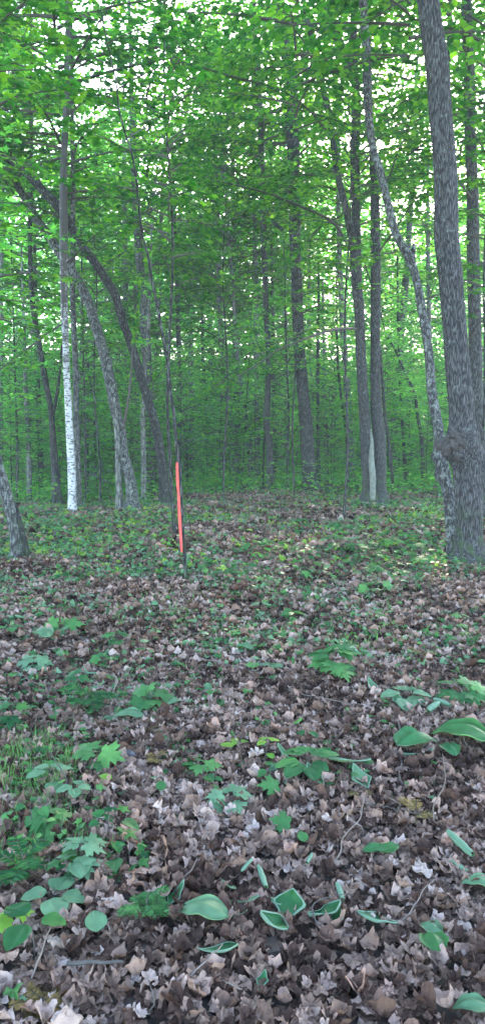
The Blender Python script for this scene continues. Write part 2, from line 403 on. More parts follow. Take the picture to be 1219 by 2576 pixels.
# ------------------------------------------------------------------ litter
def scatter(rs, y0, y1, dens, pad=1.3):
    area_w = lambda y: .66 * y + 2 * pad
    n = int(dens * (y1 - y0) * area_w((y0 + y1) / 2))
    y = np.sqrt(rs.uniform(y0 ** 2, y1 ** 2, n)) if y0 > .5 else rs.uniform(y0, y1, n)
    x = rs.uniform(-1, 1, n) * (.33 * y + pad)
    return x, y
def tilt(rs, n, amt):
    return np.column_stack([rs.normal(0, amt, n), rs.normal(0, amt, n), np.ones(n)])
def heading(rs, n):
    a = rs.uniform(0, 6.283, n); return np.column_stack([np.cos(a), np.sin(a), rs.normal(0, .12, n)])
def patch(x, y, s=1.0, o=0.0):
    return .5 + .25 * np.sin(x * 1.7 * s + 2 * np.sin(y * 1.1 * s + o) + o) + .25 * np.sin(y * 2.3 * s + 1.5 * np.sin(x * 1.3 * s) + o * 2)

g = Geo(); rs = RS(5)
for (y0, y1, dens, smin, smax, zt, am) in [(1.25, 5, 2500, .015, .082, .05, .38), (5, 10, 1100, .035, .095, .045, .38), (10, 25, 360, .06, .12, .045, .42)]:
    x, y = scatter(rs, y0, y1, dens)
    which = rs.randint(0, len(LITTER), len(x))
    for k, t in enumerate(RICH if y0 < 2 else LITTER):
        q = which == k; n = q.sum()
        z = gh(x[q], y[q]) + rs.uniform(.002, zt, n)
        v = np.clip(rs.beta(1.5, 1.7, n) + (patch(x[q], y[q], 2.2, 3) - .5) * .35, 0, .97)
        v[rs.rand(n) < .03] = 1.0
        put(g, t, np.column_stack([x[q], y[q], z]), heading(rs, n), tilt(rs, n, am), smin + (smax - smin) * rs.beta(1.2, 1.5, n), 0, v)
o = obj('leaf_litter', g.mesh('leaf_litter', [M_LITTER], smooth=True)); tag(o, 'brown and mauve dead maple leaves carpeting the forest floor', 'leaf litter', kind='stuff')

# small green leaves and low ground cover among the litter
g = Geo(); rs = RS(6)
def green_scatter(y0, y1, dens, s0, s1, fn, mats, tm=None, up=.03, am=.5):
    x, y = scatter(rs, y0, y1, dens * 2.6)
    keep = rs.rand(len(x)) < fn(x, y); x, y = x[keep], y[keep]; n = len(x)
    for k, t in enumerate([LEAF_STAR, LEAF_OVAL, LITTER[0], LITTER[3], LITTER[6]] if tm is None else tm):
        q = np.arange(n) % 5 == k if tm is None else np.arange(n) % len(tm) == k
        z = gh(x[q], y[q]) + rs.uniform(.01, up, q.sum())
        put(g, t, np.column_stack([x[q], y[q], z]), heading(rs, q.sum()), tilt(rs, q.sum(), am), rs.uniform(s0, s1, q.sum()), mats[k % len(mats)], rs.rand(q.sum()))
# pale strewn leaves
green_scatter(1.8, 5, 60, .02, .055, lambda x, y: (patch(x, y, 1.6, 1) ** 2) * (.3 + .9 * sm(.1, -.8, x)), [0, 1, 1], up=.06)
green_scatter(4, 10, 260, .025, .07, lambda x, y: patch(x, y, 1.2, 2) ** 1.5, [0, 1, 0], up=.07)
green_scatter(8, 25, 150, .04, .10, lambda x, y: patch(x, y, .8, 4) ** 1.5 * (.35 + .65 * sm(0, 4, np.abs(x - 1))), [0, 1, 0, 2], up=.12)
o = obj('ground_cover', g.mesh('ground_cover', [M_PLANT, M_PALE, M_YEL])); tag(o, 'small green leaves and sprouts scattered through the dead leaves', 'ground cover', kind='stuff')

# tufts of drooping narrow leaves / weeds in clumps
g = Geo(); rs = RS(9)
def blades(cx, cy, rad, n, h, wd, mat, droop=.6):
    a = rs.uniform(0, 6.283, n); r = rad * np.sqrt(rs.rand(n)); bx = cx + r * np.cos(a); by = cy + r * np.sin(a); bz = gh(bx, by)
    d = rs.uniform(0, 6.283, n); hh = h * rs.uniform(.5, 1.15, n); lean = rs.uniform(.15, droop, n) * hh
    ts = np.array([0, .35, .7, 1.0]); V = []
    for t in ts:
        cxx = bx + np.cos(d) * lean * t ** 1.8; cyy = by + np.sin(d) * lean * t ** 1.8; cz = bz + hh * (t - .45 * t ** 2.5 * lean / hh)
        ww = wd * (1 - t ** 2 * .95) * .5
        V.append(np.stack([np.column_stack([cxx - np.sin(d) * ww, cyy + np.cos(d) * ww, cz]), np.column_stack([cxx + np.sin(d) * ww, cyy - np.cos(d) * ww, cz])], 1))
    V = np.stack(V, 1).reshape(-1, 3)
    b = (np.arange(n) * 8)[:, None]
    f = np.concatenate([b + np.array([[0, 1, 3, 2]]) + 2 * k for k in range(3)], 0)
    g.add(V, f, mat, np.tile(rs.rand(n), 3))
for (px, py, rad, n, h, wd) in [(60, 1960, .28, 240, .15, .004), (110, 2010, .18, 150, .12, .004), (30, 1900, .25, 120, .14, .005), (40, 2160, .22, 90, .10, .004),
                                (465, 1960, .07, 30, .08, .004), (900, 1640, .35, 110, .10, .012), (860, 1590, .4, 90, .09, .012), (950, 1610, .3, 70, .1, .012),
                                (370, 1560, .4, 90, .09, .012), (430, 1500, .4, 60, .09, .012), (1000, 1500, .5, 80, .1, .012), (560, 1700, .25, 50, .07, .008)]:
    c = gp(px, py); blades(c[0], c[1], rad, n, h, wd, 0)
for k in range(520):
    y = rs.uniform(6, 20); x = rs.uniform(-1, 1) * (.33 * y + .5)
    blades(x, y, .12, 9, .09, .008, 0)
for k in range(60):
    px = rs.uniform(-20, 260); py = rs.uniform(1840, 2180); c = gp(px, py); blades(c[0], c[1], .08, 14, .10, .004, 0)
o = obj('grass', g.mesh('grass', [M_GRASS])); tag(o, 'thin green grass and narrow weeds between the dead leaves', 'grass', kind='stuff')

# low leafy herbs covering patches on the middle distance
g = Geo(); rs = RS(21)
def herb(cx, cy, h, n, s, mat):
    a = rs.uniform(0, 6.283, n); r = h * .8 * np.sqrt(rs.rand(n)); z = gh(cx, cy) + h * rs.uniform(.25, 1.0, n)
    pos = np.column_stack([cx + r * np.cos(a), cy + r * np.sin(a), z])
    d = np.column_stack([np.cos(a), np.sin(a), rs.uniform(-.5, .1, n)])
    put(g, LEAF_STAR if rs.rand() < .6 else LEAF_OVAL, pos, d, tilt(rs, n, .3), s * rs.uniform(.6, 1.1, n), mat, rs.rand(n))
    tube(g, np.array([[cx, cy, gh(cx, cy)], [cx + .01, cy, gh(cx, cy) + h]]), [.003, .002], 3, 2, cap=False)
for k in range(520):
    y = rs.uniform(8, 21); x = rs.uniform(-1, 1) * (.33 * y + .6)
    px, py = project(x, y, 0)
    p = .12 + .5 * (abs(px - 900) < 150) * (1320 < py < 1480) + .5 * (px > 850) * (py < 1450) + .35 * (px < 300) * (py < 1400) + .2 * (py > 1400)
    if rs.rand() > p or (600 < px < 830 and py < 1400 and rs.rand() < .8): continue
    herb(x, y, rs.uniform(.07, .28), rs.randint(6, 16), rs.uniform(.06, .11), 0 if rs.rand() < .75 else 1)
for k in range(50):
    px = rs.uniform(-20, 330); py = rs.uniform(1830, 2200); c = gp(px, py)
    herb(c[0], c[1], rs.uniform(.04, .13), rs.randint(5, 12), rs.uniform(.03, .065), 1 if rs.rand() < .6 else 0)
for k in range(130):
    px = rs.uniform(-20, 1240); py = rs.uniform(1540, 2000); c = gp(px, py)
    herb(c[0], c[1], rs.uniform(.03, .10), rs.randint(3, 8), rs.uniform(.03, .07), 1 if rs.rand() < .7 else 0)
for k in range(2600):
    y = rs.uniform(20, 40); x = rs.uniform(-1, 1) * (.34 * y + 1)
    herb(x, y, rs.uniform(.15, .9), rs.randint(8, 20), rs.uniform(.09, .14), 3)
o = obj('undergrowth', g.mesh('undergrowth', [M_UNDER, M_PLANT, M_TWIG, M_LEAF_LIT])); tag(o, 'low green leafy herbs carpeting the ground beyond the leaf litter', 'undergrowth', kind='stuff')

# ------------------------------------------------------------------ crowns
def limb_points(rs, p0, az, L, e0, droop, n=8):
    s = np.linspace(0, 1, n)[:, None]
    d = np.array([math.cos(az), math.sin(az), 0])
    side = np.array([-d[1], d[0], 0]) * rs.uniform(-.18, .18)
    return p0 + L * (s * d * math.cos(e0) + s * np.array([0, 0, math.sin(e0)]) - droop * s ** 2 * np.array([0, 0, 1]) + side * s ** 2)

def spray(g, rs, P, L, leaf, ls, tmpl, twig=True, tw_step=.24, s0=.2, dens=1.0, mat=0, wmat=1, njit=.32):
    n = max(3, int(L * (1 - s0) / tw_step))
    for k in range(n):
        s = s0 + (1 - s0) * (k + rs.rand()) / n
        q = s * (len(P) - 1); i0 = min(int(q), len(P) - 2); c = P[i0] + (P[i0 + 1] - P[i0]) * (q - i0)
        t = unit(P[i0 + 1] - P[i0]); sd = np.cross(t, [0, 0, 1.0])
        for sgn in (-1, 1):
            if rs.rand() > .92: continue
            l = L * .42 * (1 - .65 * s) * rs.uniform(.6, 1.25) + .12
            a = rs.uniform(.6, 1.15)
            d = unit(t * math.cos(a) + sgn * sd * math.sin(a) + np.array([0, 0, rs.uniform(-.15, .18)]))
            m = max(2, int(l / (ls * .55) * dens))
            u = (np.arange(m) + rs.rand(m) * .8) / m
            pos = c + d * (u * l)[:, None] - np.array([0, 0, .12]) * (u ** 2 * l)[:, None]
            sg = np.where(np.arange(m) % 2 == 0, 1, -1)
            sd2 = np.cross(d, [0, 0, 1.0])
            ld = d + sd2 * (sg * rs.uniform(.3, 1.1, m))[:, None] + np.array([0, 0, -.25]) + rs.normal(0, .12, (m, 3))
            nn = np.array([0, 0, 1.0]) + rs.normal(0, njit, (m, 3))
            put(g, tmpl, pos, ld, nn, ls * rs.uniform(.7, 1.15, m), mat, rs.rand(m))
            if twig:
                e = c + d * l - np.array([0, 0, .12 * l])
                w_ = np.array([0, 0, .004 + .002 * l])
                g.add(np.array([c - w_, c + w_, e]), np.array([[0, 1, 2]]), wmat)

def crown_geo(seed, H0, H1, Rm, nl, ls, tmpl, dens=1.0, top=True, tw=.24, shape=1.0):
    rs = RS(seed); g = Geo()
    for k in range(nl):
        u = (k + rs.rand()) / nl
        z = H0 + (H1 - H0) * u
        prof = math.sin(math.pi * min(1, .18 + .8 * u)) ** .7 * shape + (1 - shape)
        L = Rm * prof * rs.uniform(.55, 1.1)
        P = limb_points(rs, np.array([0, 0, z]), rs.uniform(0, 6.283), L, R(rs.uniform(5, 20) + 35 * u), rs.uniform(.1, .35))
        tube(g, P, np.linspace(.010 * L + .004, .003, len(P)), 4, 1, cap=False)
        spray(g, rs, P, L, None, ls, tmpl, dens=dens, tw_step=tw)
    return g.mesh('crown', [M_LEAF, M_TWIG])

# prototypes (shared mesh data)
print('protos')
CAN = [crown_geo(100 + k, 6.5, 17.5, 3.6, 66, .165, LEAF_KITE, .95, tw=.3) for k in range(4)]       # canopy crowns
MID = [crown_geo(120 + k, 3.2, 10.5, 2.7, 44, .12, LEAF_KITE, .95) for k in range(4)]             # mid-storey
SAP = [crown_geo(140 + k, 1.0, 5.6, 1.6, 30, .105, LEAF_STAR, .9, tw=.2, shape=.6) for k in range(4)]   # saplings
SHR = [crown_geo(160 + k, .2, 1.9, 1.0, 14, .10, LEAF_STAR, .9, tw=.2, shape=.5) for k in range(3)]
SAPD = []  # sapling crown copies left in darker green: painted shade for the overhanging maples
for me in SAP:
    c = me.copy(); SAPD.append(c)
for me in SAP + SHR: me.materials[0] = M_LEAF_LIT  # saplings and shrubs take the lighter green as painted light

def trunk_mesh(seed, H, r0, lean=.02, sides=9, mat=None):
    rs = RS(seed)
    n = 12; z = np.linspace(-.15, H, n)
    a, b = rs.uniform(-1, 1, 2) * lean; c, d = rs.uniform(0, 6, 2)
    P = np.column_stack([a * z + .06 * np.sin(z * .55 + c) - .06 * math.sin(c), b * z + .06 * np.sin(z * .45 + d) - .06 * math.sin(d), z])
    rr = r0 * (1 - .8 * (z.clip(0) / H))
    P2, R2, _ = spline(P, rr, .35)
    g = Geo(); tube(g, P2, R2, sides, 0, rough=.06, seed=seed, flare=.5)
    return g.mesh('trunk', [mat or M_FAR], smooth=True)
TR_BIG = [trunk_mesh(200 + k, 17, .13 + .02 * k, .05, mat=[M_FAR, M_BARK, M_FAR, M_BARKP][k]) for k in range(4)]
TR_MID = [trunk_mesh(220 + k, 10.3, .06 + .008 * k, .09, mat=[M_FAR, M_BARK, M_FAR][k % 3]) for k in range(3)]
TR_SAP = [trunk_mesh(240 + k, 5.5, .022 + .004 * k, .05, 6, mat=M_BARKD) for k in range(3)]
TR_SHR = [trunk_mesh(260 + k, 1.8, .010, .08, 5, mat=M_BARKD) for k in range(2)]

# ------------------------------------------------------------------ traced trees
def trunk_path(path, Y, ext=None, taper=.6, dY=0.0, base=True):
    """path: [(px, py, width)] from the foot up; returns points and radii at depth Y"""
    P = []; Rr = []
    p0 = path[0][1]; p1 = path[-1][1]
    for (px, py, w_) in path:
        y = Y + dY * (p0 - py) / max(1, (p0 - p1))
        q = pt(px, py, y); P.append(q); Rr.append(w_ / F * y * .5)
    P = np.array(P); Rr = np.array(Rr)
    if base:
        P[0][2] = min(P[0][2], float(gh(P[0][0], P[0][1])) - .04)
    if ext:
        d = unit(P[-1] - P[-3 if len(P) > 3 else -2]); L = ext - P[-1][2]
        if L > .5:
            d = unit(d + np.array([0, 0, .5]))
            for t in (.35, .7, 1.0):
                P = np.vstack([P, P[-1] + d * L * .35]); Rr = np.append(Rr, Rr[-1] * (1 - .3 * t) if t < 1 else .02)
    return P, Rr

def make_trunk(root, name, P, Rr, mat, step=.12, sides=14, rough=.06, seed=0, flare=.9, lumps=(), ridges=0.0, label=None, smooth=True, extra=None):
    g = Geo(); P2, R2, s = spline(P, Rr, step)
    tube(g, P2, R2, sides, 0, rough=rough, seed=seed, flare=flare, lumps=lumps, ridges=ridges)
    mats = [mat] if not isinstance(mat, list) else mat
    if extra: extra(g, P2, R2)
    o = obj(name, g.mesh(name, mats, origin=root.location, smooth=smooth), root)
    if label: o['label'] = label
    return o, P2, R2

def branch(root, pix, Y, seed=0, ls=.10, leafy=True, sl=None, tmpl=LEAF_STAR, dY=0.0, s0=.15, mat=None, dens=1.0):
    """a branch traced through photo points, thin, with leafy side twigs"""
    P = np.array([pt(px, py, Y + dY * k / (len(pix) - 1)) for k, (px, py, _) in enumerate(pix)])
    Rr = np.array([w_ / F * Y * .5 for _, _, w_ in pix])
    P2, R2, s = spline(P, Rr, .12)
    g = Geo(); tube(g, P2, R2, 6, 1, rough=.05, seed=seed)
    b = obj('branch', g.mesh('branch', [mat or M_TWIG, mat or M_TWIG], origin=root.location, smooth=True), root)
    if leafy:
        rs = RS(seed); g2 = Geo(); L = s[-1]
        spray(g2, rs, P2, L if sl is None else sl, None, ls, tmpl, tw_step=.17 if sl is None else .17 * sl / L, s0=s0, dens=dens)
        f = obj('foliage', g2.mesh('foliage', [M_LEAF, M_TWIG], origin=root.location), b)
    return b

def crown(root, me, loc, scale=1.0, rot=0.0, zs=None):
    c = obj('crown', me, root, loc); c.scale = (scale, scale, zs or scale); c.rotation_euler = (0, 0, rot)
    return c

def base_of(P): return (float(P[0][0]), float(P[0][1]), float(gh(P[0][0], P[0][1])))

# big maple with burl, right
P, Rr = trunk_path([(1182, 1428, 78), (1180, 1404, 68), (1176, 1239, 66), (1168, 1150, 64), (1164, 1100, 62), (1155, 989, 60), (1143, 839, 57), (1131, 689, 57), (1122, 600, 58), (1120, 450, 55), (1108, 300, 53), (1096, 150, 54), (1078, 25, 50)], 9.2, ext=13)
t = empty('maple_tree', base_of(P), 'thick furrowed maple with a large knobbly burl low on its trunk', 'tree')
def burl(g, P2, R2):
    rs = RS(3)
make_trunk(t, 'trunk', P, Rr, M_BARK, .035, 72, rough=.025, seed=4, flare=.85, ridges=.022,
    lumps=[(1.55, .15, .13, .16, .65), (1.70, 1.0, .05, .09, .45), (1.45, 1.1, .06, .09, .4), (1.58, 1.8, .07, .13, .5), (1.42, 2.5, .05, .12, .5), (1.6, 3.2, .06, .16, .6), (1.24, .75, -.05, .13, .35), (1.75, .3, .03, .2, .5), (2.35, 1.0, .015, .3, .4), (.12, .4, .06, .14, .4), (.1, 1.9, .05, .12, .35), (.1, 2.9, .07, .14, .4)])
g = Geo(); rs = RS(8)
cB = pt(1148, 1118, 9.04)
for k in range(34):
    a = rs.uniform(0, 6.283); c = cB + np.array([math.cos(a) * rs.uniform(.02, .20), rs.uniform(-.02, .05), math.sin(a) * rs.uniform(.0, .16)])
    r = rs.uniform(.025, .07); n_ = 6
    tube(g, np.array([c + np.array([0, .05, -r]), c + np.array([0, 0, -r * .5]), c, c + np.array([0, .01, r * .6]), c + np.array([0, .05, r])]), [r * .3, r * .9, r, r * .8, r * .2], 8, 0, rough=.25, seed=k)
obj('burl', g.mesh('burl', [M_BURL], origin=t.location, smooth=True), t)
g = Geo(); c = gp(1178, 1440)
for k in range(5):
    cc = c + np.array([rs.uniform(-.06, .06), rs.uniform(-.02, .05), 0])
    r = rs.uniform(.03, .055)
    tube(g, np.array([cc + [0, 0, -.03], cc + [0, 0, .0], cc + [0, 0, r * .6], cc + [0, 0, r]]), [r * 1.3, r * 1.2, r * .8, r * .2], 9, 0, rough=.2, seed=k)
obj('moss_cushion', g.mesh('moss_cushion', [M_MOSS], origin=t.location, smooth=True), t)
crown(t, CAN[0], (-.7, 1.0, .3), .95)
BIG = t

# leaning lichened companion
P, Rr = trunk_path([(1142, 1418, 34), (1136, 1389, 26), (1131, 1289, 29), (1116, 1189, 29), (1104, 1140, 29), (1102, 1089, 26), (1085, 989, 24), (1077, 889, 21), (1061, 789, 21), (1042, 689, 20), (1028, 649, 22), (1000, 600, 19), (972, 500, 18), (953, 425, 19), (937, 375, 17), (927, 300, 19), (923, 225, 20), (921, 150, 19), (917, 75, 19), (912, 10, 18)], 9.5, ext=11, dY=2.5)
t = empty('leaning_tree', base_of(P), 'slim pale lichened trunk leaning left beside the burled maple', 'tree')
o_, P2, R2 = make_trunk(t, 'trunk', P, Rr, M_BARKP, .06, 26, rough=.07, seed=14, flare=.35, ridges=.03, lumps=[(1.5, .1, .05, .07, .5), (1.25, 6.2, .07, .09, .6), (2.2, 1, .02, .08, .6), (3.4, 3, .02, .1, .6)])
g = Geo(); q = pt(1034, 655, 11.0)
tube(g, np.array([q, q + [.01, -.03, .1], q + [.02, -.05, .22]]), [.05, .04, .025], 8, 0, rough=.15, seed=2)
obj('branch_stub', g.mesh('branch_stub', [M_BARKP], origin=t.location, smooth=True), t)
crown(t, MID[1], (-1.9, 3, 3.2), rot=1)

# stem right of the burled maple
P, Rr = trunk_path([(1212, 1310, 36), (1210, 1250, 33), (1206, 1150, 32), (1199, 1039, 30), (1194, 889, 31), (1191, 739, 31), (1188, 600, 30), (1187, 500, 29), (1182, 350, 26), (1177, 150, 25), (1172, 25, 24)], 14.0, ext=15)
t = empty('maple_tree', base_of(P), 'straight dark grey trunk at the right edge just behind the burled maple', 'tree')
make_trunk(t, 'trunk', P, Rr, M_BARK, .08, 30, rough=.04, seed=24, ridges=.02)
branch(t, [(1184, 500, 8), (1150, 450, 7), (1130, 420, 6), (1122, 400, 4)], 13.9, 3, leafy=False)
branch(t, [(1186, 850, 7), (1200, 820, 5), (1219, 800, 4), (1240, 760, 3)], 13.9, 4)
crown(t, CAN[1], (-.1, 0, 0.5), .9, 2)
# thin stem between
P, Rr = trunk_path([(1150, 1265, 16), (1140, 1000, 15), (1132, 700, 15), (1126, 400, 14), (1125, 200, 13), (1129, 80, 12), (1131, 0, 11)], 18.0, ext=16)
t = empty('slim_tree', base_of(P), 'slim stem showing above and left of the burled maple top', 'tree')
make_trunk(t, 'trunk', P, Rr, M_BARKD, .2, 14, rough=.05, seed=25)
branch(t, [(1127, 40, 9), (1115, 20, 8), (1100, 0, 7)], 18, 3, leafy=False)
crown(t, MID[2], (-.2, 0, 3.4), 1, 2)

# twin maple clump
D = 17.0
P, Rr = trunk_path([(928, 1268, 42), (927, 1240, 34), (921, 1139, 30), (917, 1060, 28), (912, 989, 26), (906, 889, 25), (903, 789, 25), (896, 714, 25), (890, 639, 22), (878, 565, 18), (866, 510, 17), (857, 475, 16), (845, 425, 15), (837, 350, 15), (830, 300, 16), (812, 225, 15), (795, 150, 14), (778, 75, 12), (767, 25, 11), (760, -30, 10)], D, ext=13.5)
t = empty('maple_clump', base_of(P), 'dark multi-stemmed maple with a long bare wood scar at its foot', 'tree')
make_trunk(t, 'trunk', P, Rr, M_BARK, .08, 30, rough=.06, seed=31, ridges=.02, label='left stem curving away to upper left')
P_, R_ = trunk_path([(951, 1274, 38), (952, 1200, 34), (952, 1100, 32), (946, 1039, 29), (943, 939, 25), (943, 839, 24), (944, 739, 24), (943, 600, 24), (942, 500, 22), (939, 430, 20), (936, 350, 17), (930, 250, 14)], D + .15, ext=13)
make_trunk(t, 'trunk', P_, R_, M_BARK, .08, 30, rough=.05, seed=32, ridges=.02, label='straight right stem')
P_, R_ = trunk_path([(904, 760, 20), (898, 690, 22), (896, 600, 22), (894, 500, 21), (893, 350, 22), (895, 250, 22), (891, 200, 18), (888, 100, 17), (890, 20, 15)], D + .25, ext=13.5, base=False)
make_trunk(t, 'trunk', P_, R_, M_BARK, .1, 20, rough=.05, seed=33, flare=0, label='middle stem forking near its top')
P_, R_ = trunk_path([(891, 215, 15), (875, 165, 15), (853, 100, 15), (832, 50, 15), (800, 5, 14), (785, -20, 13)], D + .2, base=False)
make_trunk(t, 'trunk', P_, R_, M_BARK, .1, 16, rough=.05, seed=34, flare=0, label='fork leaning left')
g = Geo()     # bare wood scar, a real sliver proud of the bark
P_ = np.array([pt(936, 1258, D - .19), pt(936, 1200, D - .20), pt(933, 1150, D - .18), pt(934, 1110, D - .14), pt(931, 1080, D - .08)])
P2, R2, _ = spline(P_, np.array([14, 17, 14, 9, 3]) / F * D * .5, .06)
tube(g, P2, R2, 12, 0, rough=.12, seed=5)
obj('bare_wood_scar', g.mesh('bare_wood_scar', [M_SCAR], origin=t.location, smooth=True), t)
branch(t, [(893, 827, 7), (850, 828, 6), (800, 840, 6), (760, 856, 5), (700, 880, 4), (650, 915, 4), (600, 945, 3), (530, 975, 2.5)], D - .3, 41, dY=-3, ls=.10, sl=2.2, s0=.35)
branch(t, [(870, 612, 7), (850, 575, 6), (815, 545, 6), (770, 525, 6), (720, 505, 5), (670, 485, 5), (610, 470, 4), (540, 452, 3), (470, 432, 2.5)], D - .3, 42, dY=-3, ls=.11, sl=3.2, s0=.2)
branch(t, [(868, 500, 6), (860, 540, 5), (820, 560, 5), (780, 595, 4), (740, 640, 3)], D - .3, 43, ls=.10)
branch(t, [(838, 438, 8), (800, 440, 7), (760, 438, 5), (700, 442, 4), (640, 445, 3)], D - .3, 44, dY=-2, ls=.11)
branch(t, [(817, 325, 7), (790, 290, 7), (750, 255, 6), (710, 228, 6), (660, 210, 6), (610, 200, 5), (540, 180, 4), (480, 160, 3)], D - .3, 45, dY=-3, ls=.11, sl=3.4)
branch(t, [(795, 172, 6), (750, 168, 5), (700, 170, 4), (620, 172, 3), (560, 175, 2)], D - .3, 46, dY=-2, ls=.11, sl=2.4)
branch(t, [(788, 140, 6), (750, 125, 6), (700, 125, 5), (640, 138, 4), (580, 130, 3)], D - .3, 47, dY=-3, ls=.11, sl=2.6)
branch(t, [(765, 52, 5), (720, 60, 4), (670, 66, 4), (610, 78, 3)], D - .3, 48, dY=-2, ls=.11, sl=2.4)
branch(t, [(840, 345, 5), (860, 325, 4), (885, 318, 3), (930, 300, 3), (990, 280, 2)], D - .4, 49, dY=-2, ls=.10, sl=1.8)
branch(t, [(948, 640, 5), (990, 580, 4), (1030, 520, 3), (1060, 480, 2)], D - .3, 50, dY=-2, ls=.10, sl=1.8)
branch(t, [(944, 500, 5), (980, 440, 4), (1000, 380, 3), (1030, 320, 2)], D - .3, 51, dY=-2, ls=.10, sl=2.2)
crown(t, CAN[0], (-.3, .6, 1.5), .85, .5); crown(t, CAN[2], (.9, .9, 2.0), .8, 2.5)

# dark mid trunk
P, Rr = trunk_path([(783, 1240, 52), (779, 1215, 42), (775, 1160, 36), (770, 1089, 34), (762, 989, 31), (753, 889, 29), (748, 789, 28), (745, 700, 27), (741, 600, 27), (740, 500, 28), (738, 400, 30), (734, 300, 34), (731, 225, 31), (719, 125, 28), (709, 50, 25), (700, -10, 22)], 21.3, ext=18)
t = empty('maple_tree', base_of(P), 'dark straight maple standing on the crest near the middle', 'tree')
make_trunk(t, 'trunk', P, Rr, M_BARKD, .12, 26, rough=.05, seed=51, ridges=.02)
crown(t, CAN[3], (-.6, .3, 1.0), 1, 1)
# trunk at 675 with curved limb
P, Rr = trunk_path([(681, 1236, 22), (679, 1190, 18), (677, 1120, 17), (670, 1064, 17), (673, 989, 15), (675, 889, 14), (669, 789, 14), (666, 700, 14), (663, 600, 14), (661, 500, 15), (657, 400, 15), (655, 300, 14), (652, 250, 14), (646, 180, 12), (640, 60, 11)], 21.6, ext=16)
t = empty('maple_tree', base_of(P), 'slim trunk on the crest with a thick limb curving down right', 'tree')
make_trunk(t, 'trunk', P, Rr, M_BARK, .12, 20, rough=.05, seed=52, ridges=.01)
branch(t, [(658, 515, 11), (668, 530, 10), (680, 545, 10), (695, 568, 9), (712, 578, 8)], 21.5, 5, leafy=False, mat=M_BARKD)
crown(t, MID[1], (-.3, .2, 3.5), 1.2, 1)

# leaning pair on the left
P, Rr = trunk_path([(330, 1292, 46), (332, 1270, 36), (332, 1239, 30), (322, 1185, 27), (310, 1139, 26), (304, 1089, 26), (293, 1039, 26), (273, 939, 27), (262, 889, 26), (247, 839, 26), (232, 789, 24), (221, 754, 23), (190, 695, 23), (150, 635, 22), (122, 592, 21), (95, 552, 20), (72, 515, 19), (52, 480, 17), (30, 440, 16), (0, 400, 14)], 15.6, dY=1.5)
t = empty('leaning_maple', base_of(P), 'lichened maple leaning left just right of the birch', 'tree')
make_trunk(t, 'trunk', P, Rr, M_BARKP, .08, 30, rough=.05, seed=61, ridges=.02, flare=.5)
P_, R_ = trunk_path([(302, 1285, 20), (300, 1240, 17), (298, 1180, 15), (296, 1120, 13), (292, 1060, 12), (285, 1000, 9)], 15.8)
make_trunk(t, 'trunk', P_, R_, M_FAR, .1, 16, rough=.05, seed=62, flare=.3, label='thin pale stem at the foot')
branch(t, [(312, 1068, 7), (322, 1010, 6), (330, 935, 5), (332, 890, 4), (345, 800, 3), (352, 720, 2)], 15.6, 6, leafy=True, ls=.09, sl=1.2, s0=.5)
crown(t, MID[3], (-2.6, 1.5, 3.4), 1, 1)
P, Rr = trunk_path([(418, 1268, 40), (416, 1250, 32), (412, 1214, 27), (404, 1139, 23), (389, 1064, 23), (378, 1025, 22), (367, 989, 21), (344, 914, 22), (329, 864, 21), (302, 789, 20), (289, 739, 21), (267, 704, 21), (241, 664, 21), (212, 625, 20), (190, 588, 22), (138, 510, 23), (104, 475, 21), (82, 450, 20), (55, 425, 18), (10, 393, 16), (-30, 370, 14)], 17.3, dY=-2)
t = empty('leaning_maple', base_of(P), 'dark maple leaning left immediately left of the orange marker', 'tree')
make_trunk(t, 'trunk', P, Rr, M_BARKD, .08, 30, rough=.05, seed=63, ridges=.02, flare=.5)
branch(t, [(370, 1000, 5), (385, 965, 4), (410, 930, 3), (440, 905, 3)], 17, 7, ls=.09, sl=1.0)
branch(t, [(110, 480, 7), (100, 455, 6), (85, 435, 5), (60, 400, 3)], 15.6, 8, ls=.09, sl=1.4)
crown(t, MID[0], (-3.2, -.5, 3.6), 1, 3)

# birch
P, Rr = trunk_path([(183, 1295, 25), (182, 1280, 22), (181, 1200, 20), (177, 1120, 19), (174, 1060, 18), (171, 989, 17), (168, 939, 16), (166, 864, 16), (163, 789, 17), (161, 690, 19), (161, 600, 20), (160, 500, 19), (160, 425, 17), (166, 300, 15), (169, 200, 13), (170, 60, 11)], 15.4, ext=14)
t = empty('birch_tree', base_of(P), 'white-barked birch with dark marks left of centre', 'tree')
make_trunk(t, 'trunk', P, Rr, M_BIRCH, .07, 24, rough=.035, seed=71, flare=.12)
for k in range(4):
    g = Geo(); rs = RS(700 + k)
    path = [(163 + rs.uniform(-8, 8), y_) for y_ in (800, 700, 600, 500, 400)]
    P_ = np.array([pt(a, b, 15.25 + rs.uniform(-.03, .03)) for a, b in path]); P2, R2, _ = spline(P_, np.full(5, .006), .2)
    tube(g, P2, R2, 6, 0, rough=.1, seed=k); obj('hanging_vine', g.mesh('hanging_vine', [M_TWIG], origin=t.location, smooth=True), t)
branch(t, [(156, 816, 5), (120, 838, 5), (90, 862, 4), (45, 895, 4), (0, 930, 4), (-40, 955, 3)], 15.2, 9, dY=-1, ls=.09, sl=1.6, s0=.4)
branch(t, [(170, 660, 6), (190, 640, 5), (230, 600, 4), (280, 560, 3)], 15.2, 10, dY=-1, ls=.10, sl=1.7)
crown(t, CAN[1], (-.1, .1, -.6), 1.0, 4)
